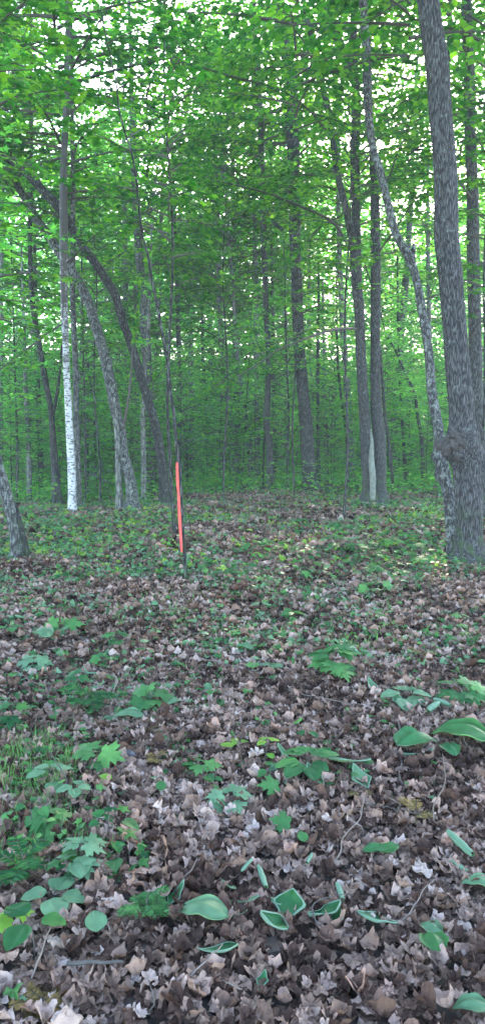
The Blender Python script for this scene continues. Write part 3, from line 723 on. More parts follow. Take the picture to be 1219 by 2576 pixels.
# dark stem right of birch
P, Rr = trunk_path([(200, 1292, 20), (198, 1240, 17), (195, 1139, 15), (192, 1039, 15), (191, 939, 14), (187, 839, 14), (183, 739, 14), (184, 600, 13), (183, 430, 11), (182, 250, 9)], 16.6, ext=13)
t = empty('slim_tree', base_of(P), 'slim dark flaking stem touching the birch on its right', 'tree')
make_trunk(t, 'trunk', P, Rr, M_BARKP, .1, 18, rough=.06, seed=72)
branch(t, [(186, 880, 5), (198, 850, 4), (210, 800, 4), (200, 770, 3)], 16.5, 11, ls=.09, sl=.8)
crown(t, SAP[2], (0, 0, 5), 1.2, 4)
# left background forked
P, Rr = trunk_path([(146, 1288, 30), (140, 1200, 20), (136, 1139, 18), (131, 1064, 15), (128, 1029, 14), (111, 939, 15), (99, 864, 13), (86, 789, 13), (79, 714, 12), (76, 600, 11), (80, 400, 9)], 20, ext=14)
t = empty('forked_tree', base_of(P), 'crooked forked dark trunk left of the birch', 'tree')
make_trunk(t, 'trunk', P, Rr, M_BARKD, .12, 18, rough=.07, seed=73)
P_, R_ = trunk_path([(131, 1055, 10), (138, 1020, 9), (145, 985, 8), (150, 940, 7), (158, 860, 6)], 20, base=False)
make_trunk(t, 'trunk', P_, R_, M_BARKD, .15, 10, seed=74, flare=0, label='thin right fork')
crown(t, MID[3], (-.8, 0, 3.4), 1, 0)

# bottom left leaning trunk
P, Rr = trunk_path([(42, 1412, 40), (43, 1385, 31), (40, 1350, 27), (34, 1320, 27), (24, 1270, 29), (14, 1235, 30), (4, 1200, 28), (-12, 1150, 26), (-40, 1060, 24), (-75, 940, 23), (-120, 780, 20), (-150, 600, 17)], 9.6, ext=7)
t = empty('leaning_tree', base_of(P), 'mossy pale trunk at the left edge leaning out of view', 'tree')
make_trunk(t, 'trunk', P, Rr, M_BARKP, .05, 28, rough=.07, seed=81, ridges=.02, flare=.4)
P_, R_ = trunk_path([(72, 1392, 16), (66, 1370, 11), (58, 1335, 9), (48, 1295, 8), (38, 1262, 7)], 9.6)
make_trunk(t, 'root', P_, R_, M_BARKD, .05, 12, rough=.1, seed=82, flare=.6)
crown(t, SAP[0], (-1.3, 0, 1.2), 1.1, 0); crown(t, CAN[2], (-1.2, -1.2, .6), .9, 1)

# sapling with orange marker
P, Rr = trunk_path([(471, 1474, 12), (468, 1455, 10), (464, 1389, 9), (457, 1289, 9), (452, 1189, 9), (445, 1130, 9.5), (437, 1039, 10), (429, 989, 10), (425, 939, 10), (418, 889, 10), (408, 839, 9.5), (399, 789, 9), (389, 739, 9), (380, 689, 9), (371, 639, 8.5), (360, 600, 8), (350, 525, 8), (342, 450, 7.5), (330, 380, 7), (312, 325, 7), (300, 275, 7), (291, 200, 6.5), (280, 150, 6), (258, 50, 5), (250, -20, 4)], 8.0)
Rr = Rr * np.interp(P[:, 2], [0, 2, 5], [.95, .8, .6])
t = empty('sapling', base_of(P), 'slender leaning sapling behind the orange marker strip', 'sapling')
make_trunk(t, 'trunk', P, Rr, M_BARKD, .05, 12, rough=.08, seed=91, flare=.3)
for k, (px, py, dx, dy, sl_) in enumerate([(345, 480, -190, -30, 1.1), (355, 540, 130, -60, .9), (330, 380, -180, -60, 1.1), (315, 330, 160, -50, 1.1), (300, 275, -160, -60, 1.1), (295, 225, 170, -70, 1.1), (285, 170, -170, -60, 1.2), (270, 110, 180, -60, 1.1), (262, 60, -150, -40, 1.0), (340, 450, 150, 20, 1.0), (318, 350, 60, -30, .9)]):
    branch(t, [(px, py, 3.5), (px + dx * .35, py + dy * .5, 3), (px + dx * .7, py + dy * .85, 2.5), (px + dx, py + dy, 2)], 8.0, 900 + k, dY=(-1) ** k * .5, ls=.085, sl=sl_, tmpl=LEAF_MAPLE)
# marker
g = Geo()
mp_ = [(444.5, 1163, 7.0), (445.5, 1185, 10), (446.5, 1215, 10), (449, 1248, 9), (450.5, 1285, 10.5), (452.5, 1320, 11.5), (454, 1345, 9), (455.5, 1370, 9.5), (457, 1389, 6)]
P_ = np.array([pt(a, b, 7.93) for a, b, _ in mp_]); W_ = np.array([c for _, _, c in mp_]) / F * 7.9 * .34
P2, W2, _ = spline(P_, W_, .02); n = len(P2)
rs = RS(4); W2 = W2 * (1 + rs.uniform(-.06, .06, n))
curve = .008
V = []
for k in range(n):
    c = P2[k]; w_ = W2[k]
    V += [c + [-w_, .010, 0], c + [-w_ * .5, -.004, 0], c + [w_ * .5, -.004, 0], c + [w_, .010, 0], c + [w_ * .5, .008, 0], c + [-w_ * .5, .008, 0]]
i = np.arange(n - 1)[:, None] * 6; j = np.arange(6)[None]; kk = (j + 1) % 6
q = np.stack([i + j, i + kk, i + 6 + kk, i + 6 + j], -1).reshape(-1, 4)
g.add(V, [q, np.array([[0, 1, 2, 3, 4, 5], [(n - 1) * 6 + a for a in (5, 4, 3, 2, 1, 0)]])])
o = obj('marker_strip', g.mesh('marker_strip', [M_ORANGE], origin=P_[-1], smooth=False), None, P_[-1])
tag(o, 'long orange-red marker strip fixed upright against the slender sapling', 'marker')

# visible thin understorey stems on the right and centre, traced
THIN = [
 ([(990, 1190, 8), (978, 1120, 8), (968, 1050, 8), (961, 960, 7), (955, 880, 6), (950, 800, 5)], 21, 'thin stem rising just right of the multi-stemmed maple'),
 ([(1019, 1180, 8), (1014, 1110, 8), (1009, 1050, 8), (1004, 930, 7), (1000, 800, 6), (998, 640, 4)], 24, 'thin upright stem midway between the two biggest right-hand maples'),
 ([(1064, 1185, 9), (1058, 1100, 8), (1048, 1040, 8), (1040, 985, 8), (1028, 960, 7), (1010, 920, 6), (990, 875, 5), (975, 850, 4)], 23, 'thin bent stem arching left beside the lichened leaning trunk'),
 ([(876, 1185, 8), (871, 1110, 8), (865, 1050, 7), (856, 990, 6), (850, 930, 6), (847, 850, 5), (846, 720, 4)], 23, 'thin dark stem close on the left of the multi-stemmed maple'),
 ([(801, 1232, 10), (800, 1150, 9), (799, 1000, 8), (799, 880, 8), (801, 780, 7), (800, 660, 5)], 22.5, 'straight thin stem touching the dark middle maple on its right'),
 ([(818, 1215, 10), (819, 1150, 9), (817, 1080, 9), (816, 1000, 9), (815, 900, 8), (812, 800, 7)], 25, 'thin pale-spotted stem second to the right of the dark middle maple'),
 ([(722, 1240, 5), (722, 1150, 4), (726, 1050, 4), (722, 940, 4), (719, 860, 3)], 21.5, 'wiry stem in the gap left of the dark middle maple'),
 ([(661, 1180, 5), (664, 1120, 4), (668, 1060, 4)], 22, 'tiny wiry stem standing left of the slim crest trunk'),
 ([(73, 1290, 16), (74, 1200, 14), (72, 1120, 12), (66, 1000, 11), (62, 850, 9)], 22, 'grey stem second from the left edge'),
 ([(42, 1280, 7), (45, 1150, 6), (40, 1000, 5), (36, 850, 4)], 21, 'wiry stem between the left edge trunk and the grey stem'),
 ([(215, 1280, 6), (214, 1150, 5), (212, 1000, 5), (210, 900, 4)], 20, 'wiry dark stem a little right of the birch'),
 ([(243, 1230, 7), (240, 1150, 7), (236, 1040, 6), (226, 950, 5), (214, 860, 4)], 25, 'thin stem curving left between the birch and the leaning pair'),
 ([(362, 1260, 14), (361, 1150, 13), (360, 1050, 12), (364, 950, 11), (372, 850, 9)], 20, 'pale stem standing between the two leaning maples'),
]
sap_group = 'thin stems of the understorey'
for k, (path, Yd, lab) in enumerate(THIN):
    P, Rr = trunk_path(path, Yd, ext=7 if k not in (7,) else 3)
    t = empty('sapling', base_of(P), lab, 'sapling', sap_group)
    make_trunk(t, 'trunk', P, Rr, M_BARKD if k not in (5, 8, 12) else M_FAR, .2, 9, rough=.06, seed=300 + k, flare=.3)
    crown(t, SAP[k % 4], (float(P[-4][0] - P[0][0]), 0, .6), .9, k)

FARTR = [
 ([(320, 1150, 14), (318, 1000, 14), (316, 850, 14), (315, 740, 14), (314, 600, 13), (313, 450, 11)], 31, 'pale far trunk above the lean of the lichened maple'),
 ([(345, 1150, 13), (343, 950, 13), (341, 780, 12), (342, 640, 12), (342, 500, 10)], 33, 'pale far trunk second from the left of the leaning pair gap'),
 ([(448, 1170, 12), (450, 1050, 11), (452, 950, 10), (448, 860, 10), (446, 780, 9), (440, 600, 8)], 30, 'grey far trunk rising just right of the marked sapling'),
 ([(481, 1200, 13), (481, 1000, 13), (480, 900, 12), (478, 700, 11), (476, 500, 9)], 36, 'straight grey far trunk, first full gap right of the orange marker'),
 ([(596, 1230, 15), (585, 1100, 17), (572, 1000, 14), (564, 920, 14), (556, 840, 13), (551, 740, 12), (549, 600, 12), (545, 480, 10)], 27, 'grey speckled far trunk leaning left in the middle'),
 ([(600, 1235, 14), (597, 1100, 16), (593, 950, 15), (590, 800, 14), (588, 700, 13), (586, 500, 11)], 29, 'grey far trunk right behind the speckled middle one'),
 ([(634, 1180, 17), (628, 1130, 16), (620, 1070, 14), (612, 1020, 13), (600, 940, 11), (594, 850, 9)], 25, 'pale lichened trunk leaning left, left of the slim crest trunk'),
 ([(648, 1190, 13), (646, 1050, 14), (645, 900, 14), (643, 750, 13), (640, 600, 12), (638, 450, 10)], 26, 'pale upright trunk close on the left of the slim crest trunk'),
 ([(690, 1120, 10), (688, 1000, 9), (686, 880, 9), (684, 760, 8)], 27, 'thin pale trunk close on the right of the slim crest trunk'),
 ([(720, 1170, 9), (721, 1000, 9), (720, 900, 8), (718, 760, 7)], 33, 'faint thin far trunk left of the dark middle maple'),
 ([(3, 1290, 12), (2, 1000, 12), (3, 800, 11), (4, 640, 10)], 24, 'grey trunk at the extreme left edge'),
 ([(105, 1270, 14), (102, 1100, 12), (95, 950, 10), (92, 800, 9)], 25, 'blurred grey trunk left of the crooked forked trunk'),
 ([(235, 1150, 12), (233, 900, 12), (236, 700, 11), (238, 560, 10)], 34, 'pale far trunk in the gap between birch and leaning pair'),
 ([(385, 1220, 10), (384, 1000, 10), (400, 800, 8), (402, 680, 8)], 32, 'thin far trunk glimpsed between the dark leaning maple and the sapling'),
 ([(522, 1180, 9), (518, 1000, 9), (510, 900, 8), (508, 760, 8)], 38, 'thin far trunk left of the speckled middle trunk'),
 ([(785, 1180, 9), (784, 1000, 9), (779, 850, 8), (776, 700, 7)], 30, 'thin far trunk overlapping the dark middle maple'),
 ([(1090, 1200, 12), (1080, 900, 11), (1075, 600, 10)], 32, 'far trunk seen left of the burled maple'),
]
for k, (path, Yd, lab) in enumerate(FARTR):
    P, Rr = trunk_path(path, Yd, ext=16)
    t = empty('forest_tree', base_of(P), lab, 'tree', 'far trunks in the forest')
    # carry the foot down to the ground
    zb = float(gh(P[0][0], P[0][1])) - .1
    P = np.vstack([[P[0][0] + (P[0][0] - P[1][0]) * .1, P[0][1], zb], P]) if P[0][2] > zb + .3 else P
    Rr = np.append(Rr[0] * 1.15, Rr) if len(Rr) < len(P) else Rr
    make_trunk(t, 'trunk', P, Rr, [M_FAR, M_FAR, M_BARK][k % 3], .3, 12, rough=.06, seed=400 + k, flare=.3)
    crown(t, CAN[k % 4] if k % 3 else MID[k % 4], (float(P[-3][0] - P[0][0]) * .6, 0, 0 if k % 3 else 3), .95, k)

# ------------------------------------------------------------------ filler forest in a loop
LAND = [(-60, 'the left edge'), (30, 'the mossy leaning trunk'), (182, 'the birch'), (320, 'the lichened leaning maple'), (412, 'the dark leaning maple'), (452, 'the orange marker'), (590, 'the speckled far trunk'),
        (678, 'the slim crest trunk'), (778, 'the dark middle maple'), (938, 'the multi-stemmed maple'), (1125, 'the burled maple'), (1290, 'the right edge')]
def between(px):
    for a, b in zip(LAND[:-1], LAND[1:]):
        if a[0] <= px < b[0]: return a[1], b[1]
    return None
made = []   # root, px, kind
def plant(kind, x, y, tr, cr, s, rot, lift=0.0):
    z = float(gh(x, y))
    o = bpy.data.objects.new(kind, None); COL.objects.link(o); o.location = (x, y, z - .02); o.rotation_euler = (0, 0, rot); o.scale = (s, s, s)
    a = obj('trunk', tr, o); b = obj('crown', cr, o)
    px, py = project(x, y, z)
    made.append((o, px, y, kind)); return o
rs = RS(77)
pts = []
def far_enough(x, y, d):
    for (a, b) in pts:
        if (a - x) ** 2 + (b - y) ** 2 < d * d: return False
    pts.append((x, y)); return True
n = 0; tries = 0
while n < 18 and tries < 4000:      # canopy trees
    tries += 1
    y = rs.uniform(42, 62); x = rs.uniform(-1, 1) * (.34 * y + 3)
    if not far_enough(x, y, 2.6): continue
    plant('forest_tree', x, y, TR_BIG[rs.randint(4)], CAN[rs.randint(4)], rs.uniform(.85, 1.25), rs.uniform(0, 6.28)); n += 1
n = 0; tries = 0; pts = []
while n < 24 and tries < 4000:      # mid-storey trees
    tries += 1
    y = rs.uniform(24, 52); x = rs.uniform(-1, 1) * (.34 * y + 2)
    if not far_enough(x, y, 2.0): continue
    plant('young_tree', x, y, TR_MID[rs.randint(3)], MID[rs.randint(4)], rs.uniform(.8, 1.15), rs.uniform(0, 6.28)); n += 1
n = 0; tries = 0; pts = []
while n < 105 and tries < 6000:
    tries += 1
    y = rs.uniform(22, 50); x = rs.uniform(-1, 1) * (.34 * y + 1.5)
    if not far_enough(x, y, 1.3): continue
    plant('leafy_sapling', x, y, TR_SAP[rs.randint(3)], SAP[rs.randint(4)], rs.uniform(.7, 1.2), rs.uniform(0, 6.28)); n += 1
n = 0; tries = 0; pts = []
while n < 46 and tries < 6000:
    tries += 1
    y = rs.uniform(20.5, 29); x = rs.uniform(-1, 1) * (.34 * y + 1.0)
    if not far_enough(x, y, 1.1): continue
    plant('leafy_sapling', x, y, TR_SAP[rs.randint(3)], SAP[rs.randint(4)], rs.uniform(.55, 1.0), rs.uniform(0, 6.28)); n += 1
n = 0; tries = 0; pts = []
while n < 150 and tries < 6000:
    tries += 1
    y = rs.uniform(21.5, 42); x = rs.uniform(-1, 1) * (.34 * y + 1)
    if not far_enough(x, y, 1.0): continue
    plant('shrub', x, y, TR_SHR[rs.randint(2)], SHR[rs.randint(3)], rs.uniform(.8, 1.5), rs.uniform(0, 6.28)); n += 1
# near understorey whose crowns overhang the view
rs = RS(901)
for (x, y, k, sc, lab) in [(-7.5, 9.0, 0, 1.0, 'canopy tree left of the view near the mossy leaning trunk'), (-6.9, 14.5, 2, 1.0, 'canopy tree just past the left edge behind the mossy trunk'), (7.6, 10.0, 1, 1.0, 'canopy tree right of the view beyond the burled maple'),
        (5.2, 5.0, 3, .9, 'canopy tree beside the camera on the right'), (-5.0, 3.5, 1, .95, 'canopy tree beside the camera on the left'), (-3.6, 5.4, 1, 1.0, 'canopy tree just left of the view whose crown shades the upper left'), (-2.9, 23.5, 3, 1.0, 'tall tree directly behind the leaning pair'), (3.6, 24.5, 0, 1.0, 'tall tree behind the multi-stemmed maple'),
        (8.2, 25.5, 2, 1.05, 'tall tree glimpsed behind the burled maple top'), (11.5, 33, 1, 1.15, 'tall far tree at the right behind the burled maple'), (6.3, 31, 3, 1.1, 'tall far tree right of the multi-stemmed maple'), (10.3, 21, 3, 1.1, 'tall tree hidden behind the burled maple at the right edge'), (-9.0, 27, 0, 1.1, 'tall far tree at the left edge behind the forked trunk'),]:
    z = float(gh(x, y)); o = empty('forest_tree', (x, y, z - .02), lab, 'tree', 'canopy trees around the clearing'); o.rotation_euler = (0, 0, x)
    obj('trunk', TR_BIG[k], o); obj('crown', CAN[k], o); o.scale = (sc, sc, sc)
OVER = [(-3.3, 6.4, 0, 1.0, 0, 2.3, 'leafy understorey maple overhanging the upper left of the view, nearest of all'), (-3.0, 8.6, 1, 1.0, 1, 2.2, 'leafy understorey maple above the mossy leaning trunk'),
        (-1.1, 11.5, 2, .9, 2, 3.2, 'thin understorey maple with leaves above the dark leaning maple'), (-4.6, 12.5, 3, 1.1, 3, 2.0, 'leafy understorey maple behind the mossy leaning trunk'),
        (-.4, 17.5, 0, 1.0, 4, 2.4, 'airy understorey maple just right of the orange marker'), (3.9, 12.2, 1, .9, 5, 2.8, 'leafy understorey maple hanging over the burled trunk'),
        (2.0, 14.5, 2, .9, 6, 3.6, 'airy understorey maple high left of the multi-stemmed maple'), (5.6, 17.0, 3, 1.1, 1.5, 1.6, 'bushy understorey maple right of the multi-stemmed maple'),
        (1.35, 19.5, 1, 1.1, 2.5, 2.6, 'leafy understorey maple in front of the dark middle maple'), (-3.6, 18.5, 2, 1.1, .5, 2.4, 'leafy understorey maple rising between the two leaning maples'),
        (-6.2, 17.5, 0, 1.1, .9, 1.0, 'bushy understorey maple left of the crooked forked trunk')]
for (x, y, k, sc, rot, lift, lab) in OVER:
    z = float(gh(x, y)); o = empty('understorey_maple', (x, y, z - .02), lab, 'tree', 'leafy understorey maples')
    P_ = np.array([[x + .05 * math.sin(h * 1.3 + rot), y + .04 * math.cos(h + rot), z - .05 + h] for h in np.linspace(0, lift + 5.4, 9)])
    make_trunk(o, 'trunk', P_, np.linspace(.028, .008, 9), M_BARKD, .15, 9, rough=.06, seed=600 + k, flare=.3)
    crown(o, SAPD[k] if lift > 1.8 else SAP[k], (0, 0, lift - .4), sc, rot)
names = {'forest_tree': ('tall far forest tree', 'tree', 'tall trees of the deep forest'), 'young_tree': ('young mid-height tree', 'tree', 'young trees of the middle storey'),
         'leafy_sapling': ('slender leafy sapling', 'sapling', 'leafy saplings beyond the crest'), 'shrub': ('low leafy shrub', 'shrub', 'low shrubs beyond the crest')}
buckets = {}
for o, px, y, kind in made:
    b = between(px)
    buckets.setdefault((kind, b), []).append((y, o))
NUM = ['nearest', 'second nearest', 'third nearest', 'fourth nearest', 'fifth nearest', 'sixth nearest', 'seventh nearest', 'eighth nearest', 'ninth nearest', 'tenth nearest'] + ['no. %d in depth' % k for k in range(11, 60)]
for (kind, b), L_ in buckets.items():
    L_.sort(key=lambda q: q[0])
    for k, (y, o) in enumerate(L_):
        nm, cat, grp = names[kind]
        where = ('between ' + b[0].replace('the ', '') + ' and ' + b[1].replace('the ', '')) if b else 'outside the view edge'
        lead = nm if len(L_) == 1 else NUM[k] + ' ' + nm
        tag(o, lead + ' ' + where, cat, grp)

# far mass that closes the view
g = Geo(); rs = RS(500)
for k in range(22000):
    y = rs.uniform(50, 74); x = rs.uniform(-1, 1) * (.36 * y + 8)
    top = 21 + 2.5 * math.sin(x * .35) + 2 * math.sin(x * .9 + y * .3)
    z = rs.uniform(-1.2, top) if rs.rand() < .6 else rs.uniform(-1.2, 7)
    n = 22; c = np.array([x, y, z])
    pos = c + rs.normal(0, 1, (n, 3)) * [.9, .9, .28]
    put(g, LEAF_KITE, pos, rs.normal(0, 1, (n, 3)) * [1, 1, .3], tilt(rs, n, .4), rs.uniform(.22, .40, n), 0, rs.rand(n))
o = obj('far_woods', g.mesh('far_woods', [M_LEAF_LIT])); tag(o, 'distant wall of green woodland closing the view', 'woods', kind='stuff')
# ------------------------------------------------------------------ single leaves, seedlings and twigs on the forest floor
def dist(c): return float(np.linalg.norm(c - np.array([0, 0, CZ])))
def sheet(fn, nu, nv):
    u, v = np.meshgrid(np.linspace(0, 1, nu), np.linspace(0, 1, nv)); V = fn(u.ravel(), v.ravel())
    i = (np.arange(nv - 1)[:, None] * nu + np.arange(nu - 1)[None]).ravel()
    return V, np.column_stack([i, i + 1, i + nu + 1, i + nu])
def rotz(V, a): c, s_ = math.cos(a), math.sin(a); return np.column_stack([V[:, 0] * c - V[:, 1] * s_, V[:, 0] * s_ + V[:, 1] * c, V[:, 2]])
def leaf_sheet(L, W, curl=0.0, fold=0.0, roll=0.0, lobes=0.0, seed=0, nu=21, nv=15, rim=0):
    """a real leaf surface: length L on y, width W, edges rolled over by `roll` radians, lengthwise curl"""
    rs = RS(seed); ph = rs.uniform(0, 6)
    def fn(u, v):
        prof = np.sin(np.pi * np.clip(v, 0, 1) ** .75) ** .7 * (1 + lobes * np.abs(np.sin(v * 9 + ph)) - lobes * .5)
        x = (u - .5) * 2; hw = W * .5 * prof
        if rim:
            tri_ = np.minimum(v / rim, (1 - v) / (1 - rim)).clip(0, 1) ** .8; hw = W * .5 * tri_ * (1 + .12 * np.sin(v * 11 + ph))
            q = ((np.abs(x) - .7) / .3).clip(0, 1); a_ = q * 4.2; rd = .045 * W
            xx = np.sign(x) * (np.minimum(np.abs(x), .7) / .7 * hw + rd * np.sin(a_)); zz = rd * (1 - np.cos(a_)) + fold * np.minimum(np.abs(x), .7) * hw * .3 + .05 * W * np.sin(x * 3 + v * 6 + ph)
            return np.column_stack([xx, v * L - L / 2 + .05 * L * np.sin(v * 5 + ph), zz + curl * L * (v - .5) ** 2])
        ang = roll * np.abs(x) ** 2.2
        xx = np.sign(x) * hw * np.where(ang > 1e-3, np.sin(ang) / np.maximum(ang, 1e-3), 1) * np.abs(x)
        zz = hw * np.where(ang > 1e-3, (1 - np.cos(ang)) / np.maximum(ang, 1e-3), 0) * np.abs(x) + fold * np.abs(x) * hw
        yy = v * L; zz = zz + curl * L * (v - .5) ** 2 + .02 * L * np.sin(v * 13 + ph) * np.abs(x) + .012 * L * np.sin(x * 8 + v * 5 + ph)
        return np.column_stack([xx, yy - L / 2, zz])
    return sheet(fn, nu, nv)
def roll_sheet(L, r, turns, seed=0):
    rs = RS(seed); ph = rs.uniform(0, 6)
    def fn(u, v):
        a = ph + u * turns * 2 * np.pi; rr = r * (1 - .4 * u) * (.35 + .65 * np.sin(np.pi * (.08 + .84 * v)) ** .6) * (1 + .08 * np.sin(v * 17 + a))
        return np.column_stack([rr * np.cos(a), (v - .5) * L + .1 * L * (u - .5), r + rr * np.sin(a)])
    return sheet(fn, 18, 10)
def orient(V, yaw, pitch=0.0, rollx=0.0):
    c, s_ = math.cos(rollx), math.sin(rollx); V = np.column_stack([V[:, 0] * c + V[:, 2] * s_, V[:, 1], -V[:, 0] * s_ + V[:, 2] * c])
    c, s_ = math.cos(pitch), math.sin(pitch); V = np.column_stack([V[:, 0], V[:, 1] * c - V[:, 2] * s_, V[:, 1] * s_ + V[:, 2] * c])
    return rotz(V, yaw)
MT = {'g': M_PLANT, 'p': M_PALE, 'y': M_YEL, 'f': M_FOLD, 'd': M_UNDER, 'r': M_RUST}
def ground_leaf(kind, px, py, w_, ang, mat, lab, ar=1.0):
    c = gp(px, py, .04); s_ = w_ / F * dist(c) * 1.12; seed = int(px * 7 + py); g = Geo(); ang = R(ang)
    if kind == 'roll':
        V, f = roll_sheet(s_, s_ * .13 * ar, 1.25, seed); V = orient(V, ang, R(4)); g.add(V + c + [0, 0, .015], f, 0, .6)
    elif kind == 'fold':
        V, f = leaf_sheet(s_, s_ * .75 * ar, curl=.3, fold=.3, seed=seed, rim=.25 + .5 * ((seed * 7 % 10) / 10)); V = orient(V, ang, R(26) * math.cos(ang), R(22) * math.sin(ang)); V[:, 2] -= V[:, 2].min(); g.add(V + c, f, 0, .4)
    elif kind == 'drape':
        V, f = leaf_sheet(s_, s_ * .85 * ar, curl=-.9, fold=-.5, roll=.9, lobes=.1, seed=seed); V = orient(V, ang, R(-8)); V[:, 2] -= V[:, 2].min(); g.add(V + c + [0, 0, .01], f, 0, .5)
    elif kind == 'oval':
        V, f = leaf_sheet(s_, s_ * .8 * ar, curl=-.2, fold=.1, lobes=.03, seed=seed); V = orient(V, ang, R(18) * math.cos(ang)); V[:, 2] -= V[:, 2].min(); g.add(V + c + [0, 0, .03], f, 0, .5)
    else:
        d = np.array([[math.cos(ang + math.pi / 2), math.sin(ang + math.pi / 2), .12]]); n_ = np.array([[.1, -.55, 1.0]])
        tv, tf = LEAF_MAPLE; put(g, LEAF_MAPLE, [c + [0, 0, .045] - d[0] * s_ * .5], d, n_, s_, 0, .5)
    o = obj('green_leaf' if kind != 'fold' and kind != 'roll' else 'wilted_leaf', g.mesh('green_leaf', [MT[mat]], origin=c, smooth=kind != 'maple'), None, c)
    tag(o, lab, 'leaf', 'single green leaves on the forest floor')
def seedling(px, py, w_, h_, n, mat, lab, kind='maple', name='maple_seedling'):
    c = gp(px, py); D_ = dist(c); sp_ = w_ / F * D_; n = max(n, int(min(30, (sp_ / .16) ** 1.6))) if kind != 'fern' else n; h = h_ / F * D_; rs = RS(int(px + py * 3))
    root = empty(name, tuple(c), lab, 'seedling' if kind != 'fern' else 'fern', 'seedlings and ferns on the forest floor')
    top = c + [rs.uniform(-.02, .02), 0, h * .85]
    g = Geo(); tube(g, np.array([c - [0, 0, .02], c + [.004, 0, h * .4], top]), [.0028, .0022, .0016], 5, 0)
    if kind == 'fern':
        for k in range(n):
            a = 6.283 * k / n + rs.uniform(-.3, .3); Lf = sp_ * .5 * rs.uniform(.7, 1.1)
            b0 = c + [0, 0, h * rs.uniform(.3, .8)]; e = b0 + [Lf * math.cos(a), Lf * math.sin(a), h * rs.uniform(-.05, .35)]
            tube(g, np.array([b0, (b0 + e) / 2 + [0, 0, h * .1], e]), [.0015, .0012, .0008], 3, 0, cap=False)
            m = 22; t = np.linspace(.1, 1, m); q = b0 + (e - b0) * t[:, None] + np.array([0, 0, h * .1]) * (4 * t * (1 - t))[:, None]
            dd = unit(e - b0); sd = np.cross(dd, [0, 0, 1])
            gl = Geo()
            for sg in (-1, 1):
                put(gl, LEAFLET, q, dd * .5 + sg * sd + rs.normal(0, .1, (m, 3)), np.array([0, 0, 1.]) + rs.normal(0, .3, (m, 3)), Lf * .36 * np.sin(np.pi * (.12 + .8 * t)) + .004, 0, rs.rand(m))
            obj('frond', gl.mesh('frond', [MT[mat]], origin=c), root)
    else:
        for k in range(n):
            a = 6.283 * k / n + rs.uniform(-.4, .4); s_ = min(sp_ * (.5 if n > 3 else .62), .15) * rs.uniform(.75, 1.1)
            at_ = top - [0, 0, h * .5 * (k // 4) / max(1, n / 4)]; rr_ = max(sp_ * rs.uniform(.06, .2), (sp_ * .5 - s_) * math.sqrt(rs.uniform(.05, 1)))
            pe = at_ + np.array([math.cos(a) * rr_, math.sin(a) * rr_, .03])
            tube(g, np.array([at_, pe]), [.0012, .0009], 3, 0, cap=False)
            gl = Geo(); d = np.array([[math.cos(a), math.sin(a), rs.uniform(-.45, -.05)]])
            if kind == 'maple': put(gl, LEAF_MAPLE, [pe], d, np.array([[0, -.25, 1.]]) + rs.normal(0, .22, (1, 3)), s_, 0, rs.rand(1))
            else:
                V, f = leaf_sheet(s_, s_ * .82, curl=-.25, fold=.1, lobes=.03, seed=k); V = orient(V + [0, s_ * .5, 0], a - math.pi / 2, R(-10)); gl.add(V + pe, f, 0, float(rs.rand()))
            obj('leaf', gl.mesh('leaf', [MT[mat]], origin=c, smooth=kind != 'maple'), root)
    obj('stem', g.mesh('stem', [M_TWIG], origin=c, smooth=True), root)

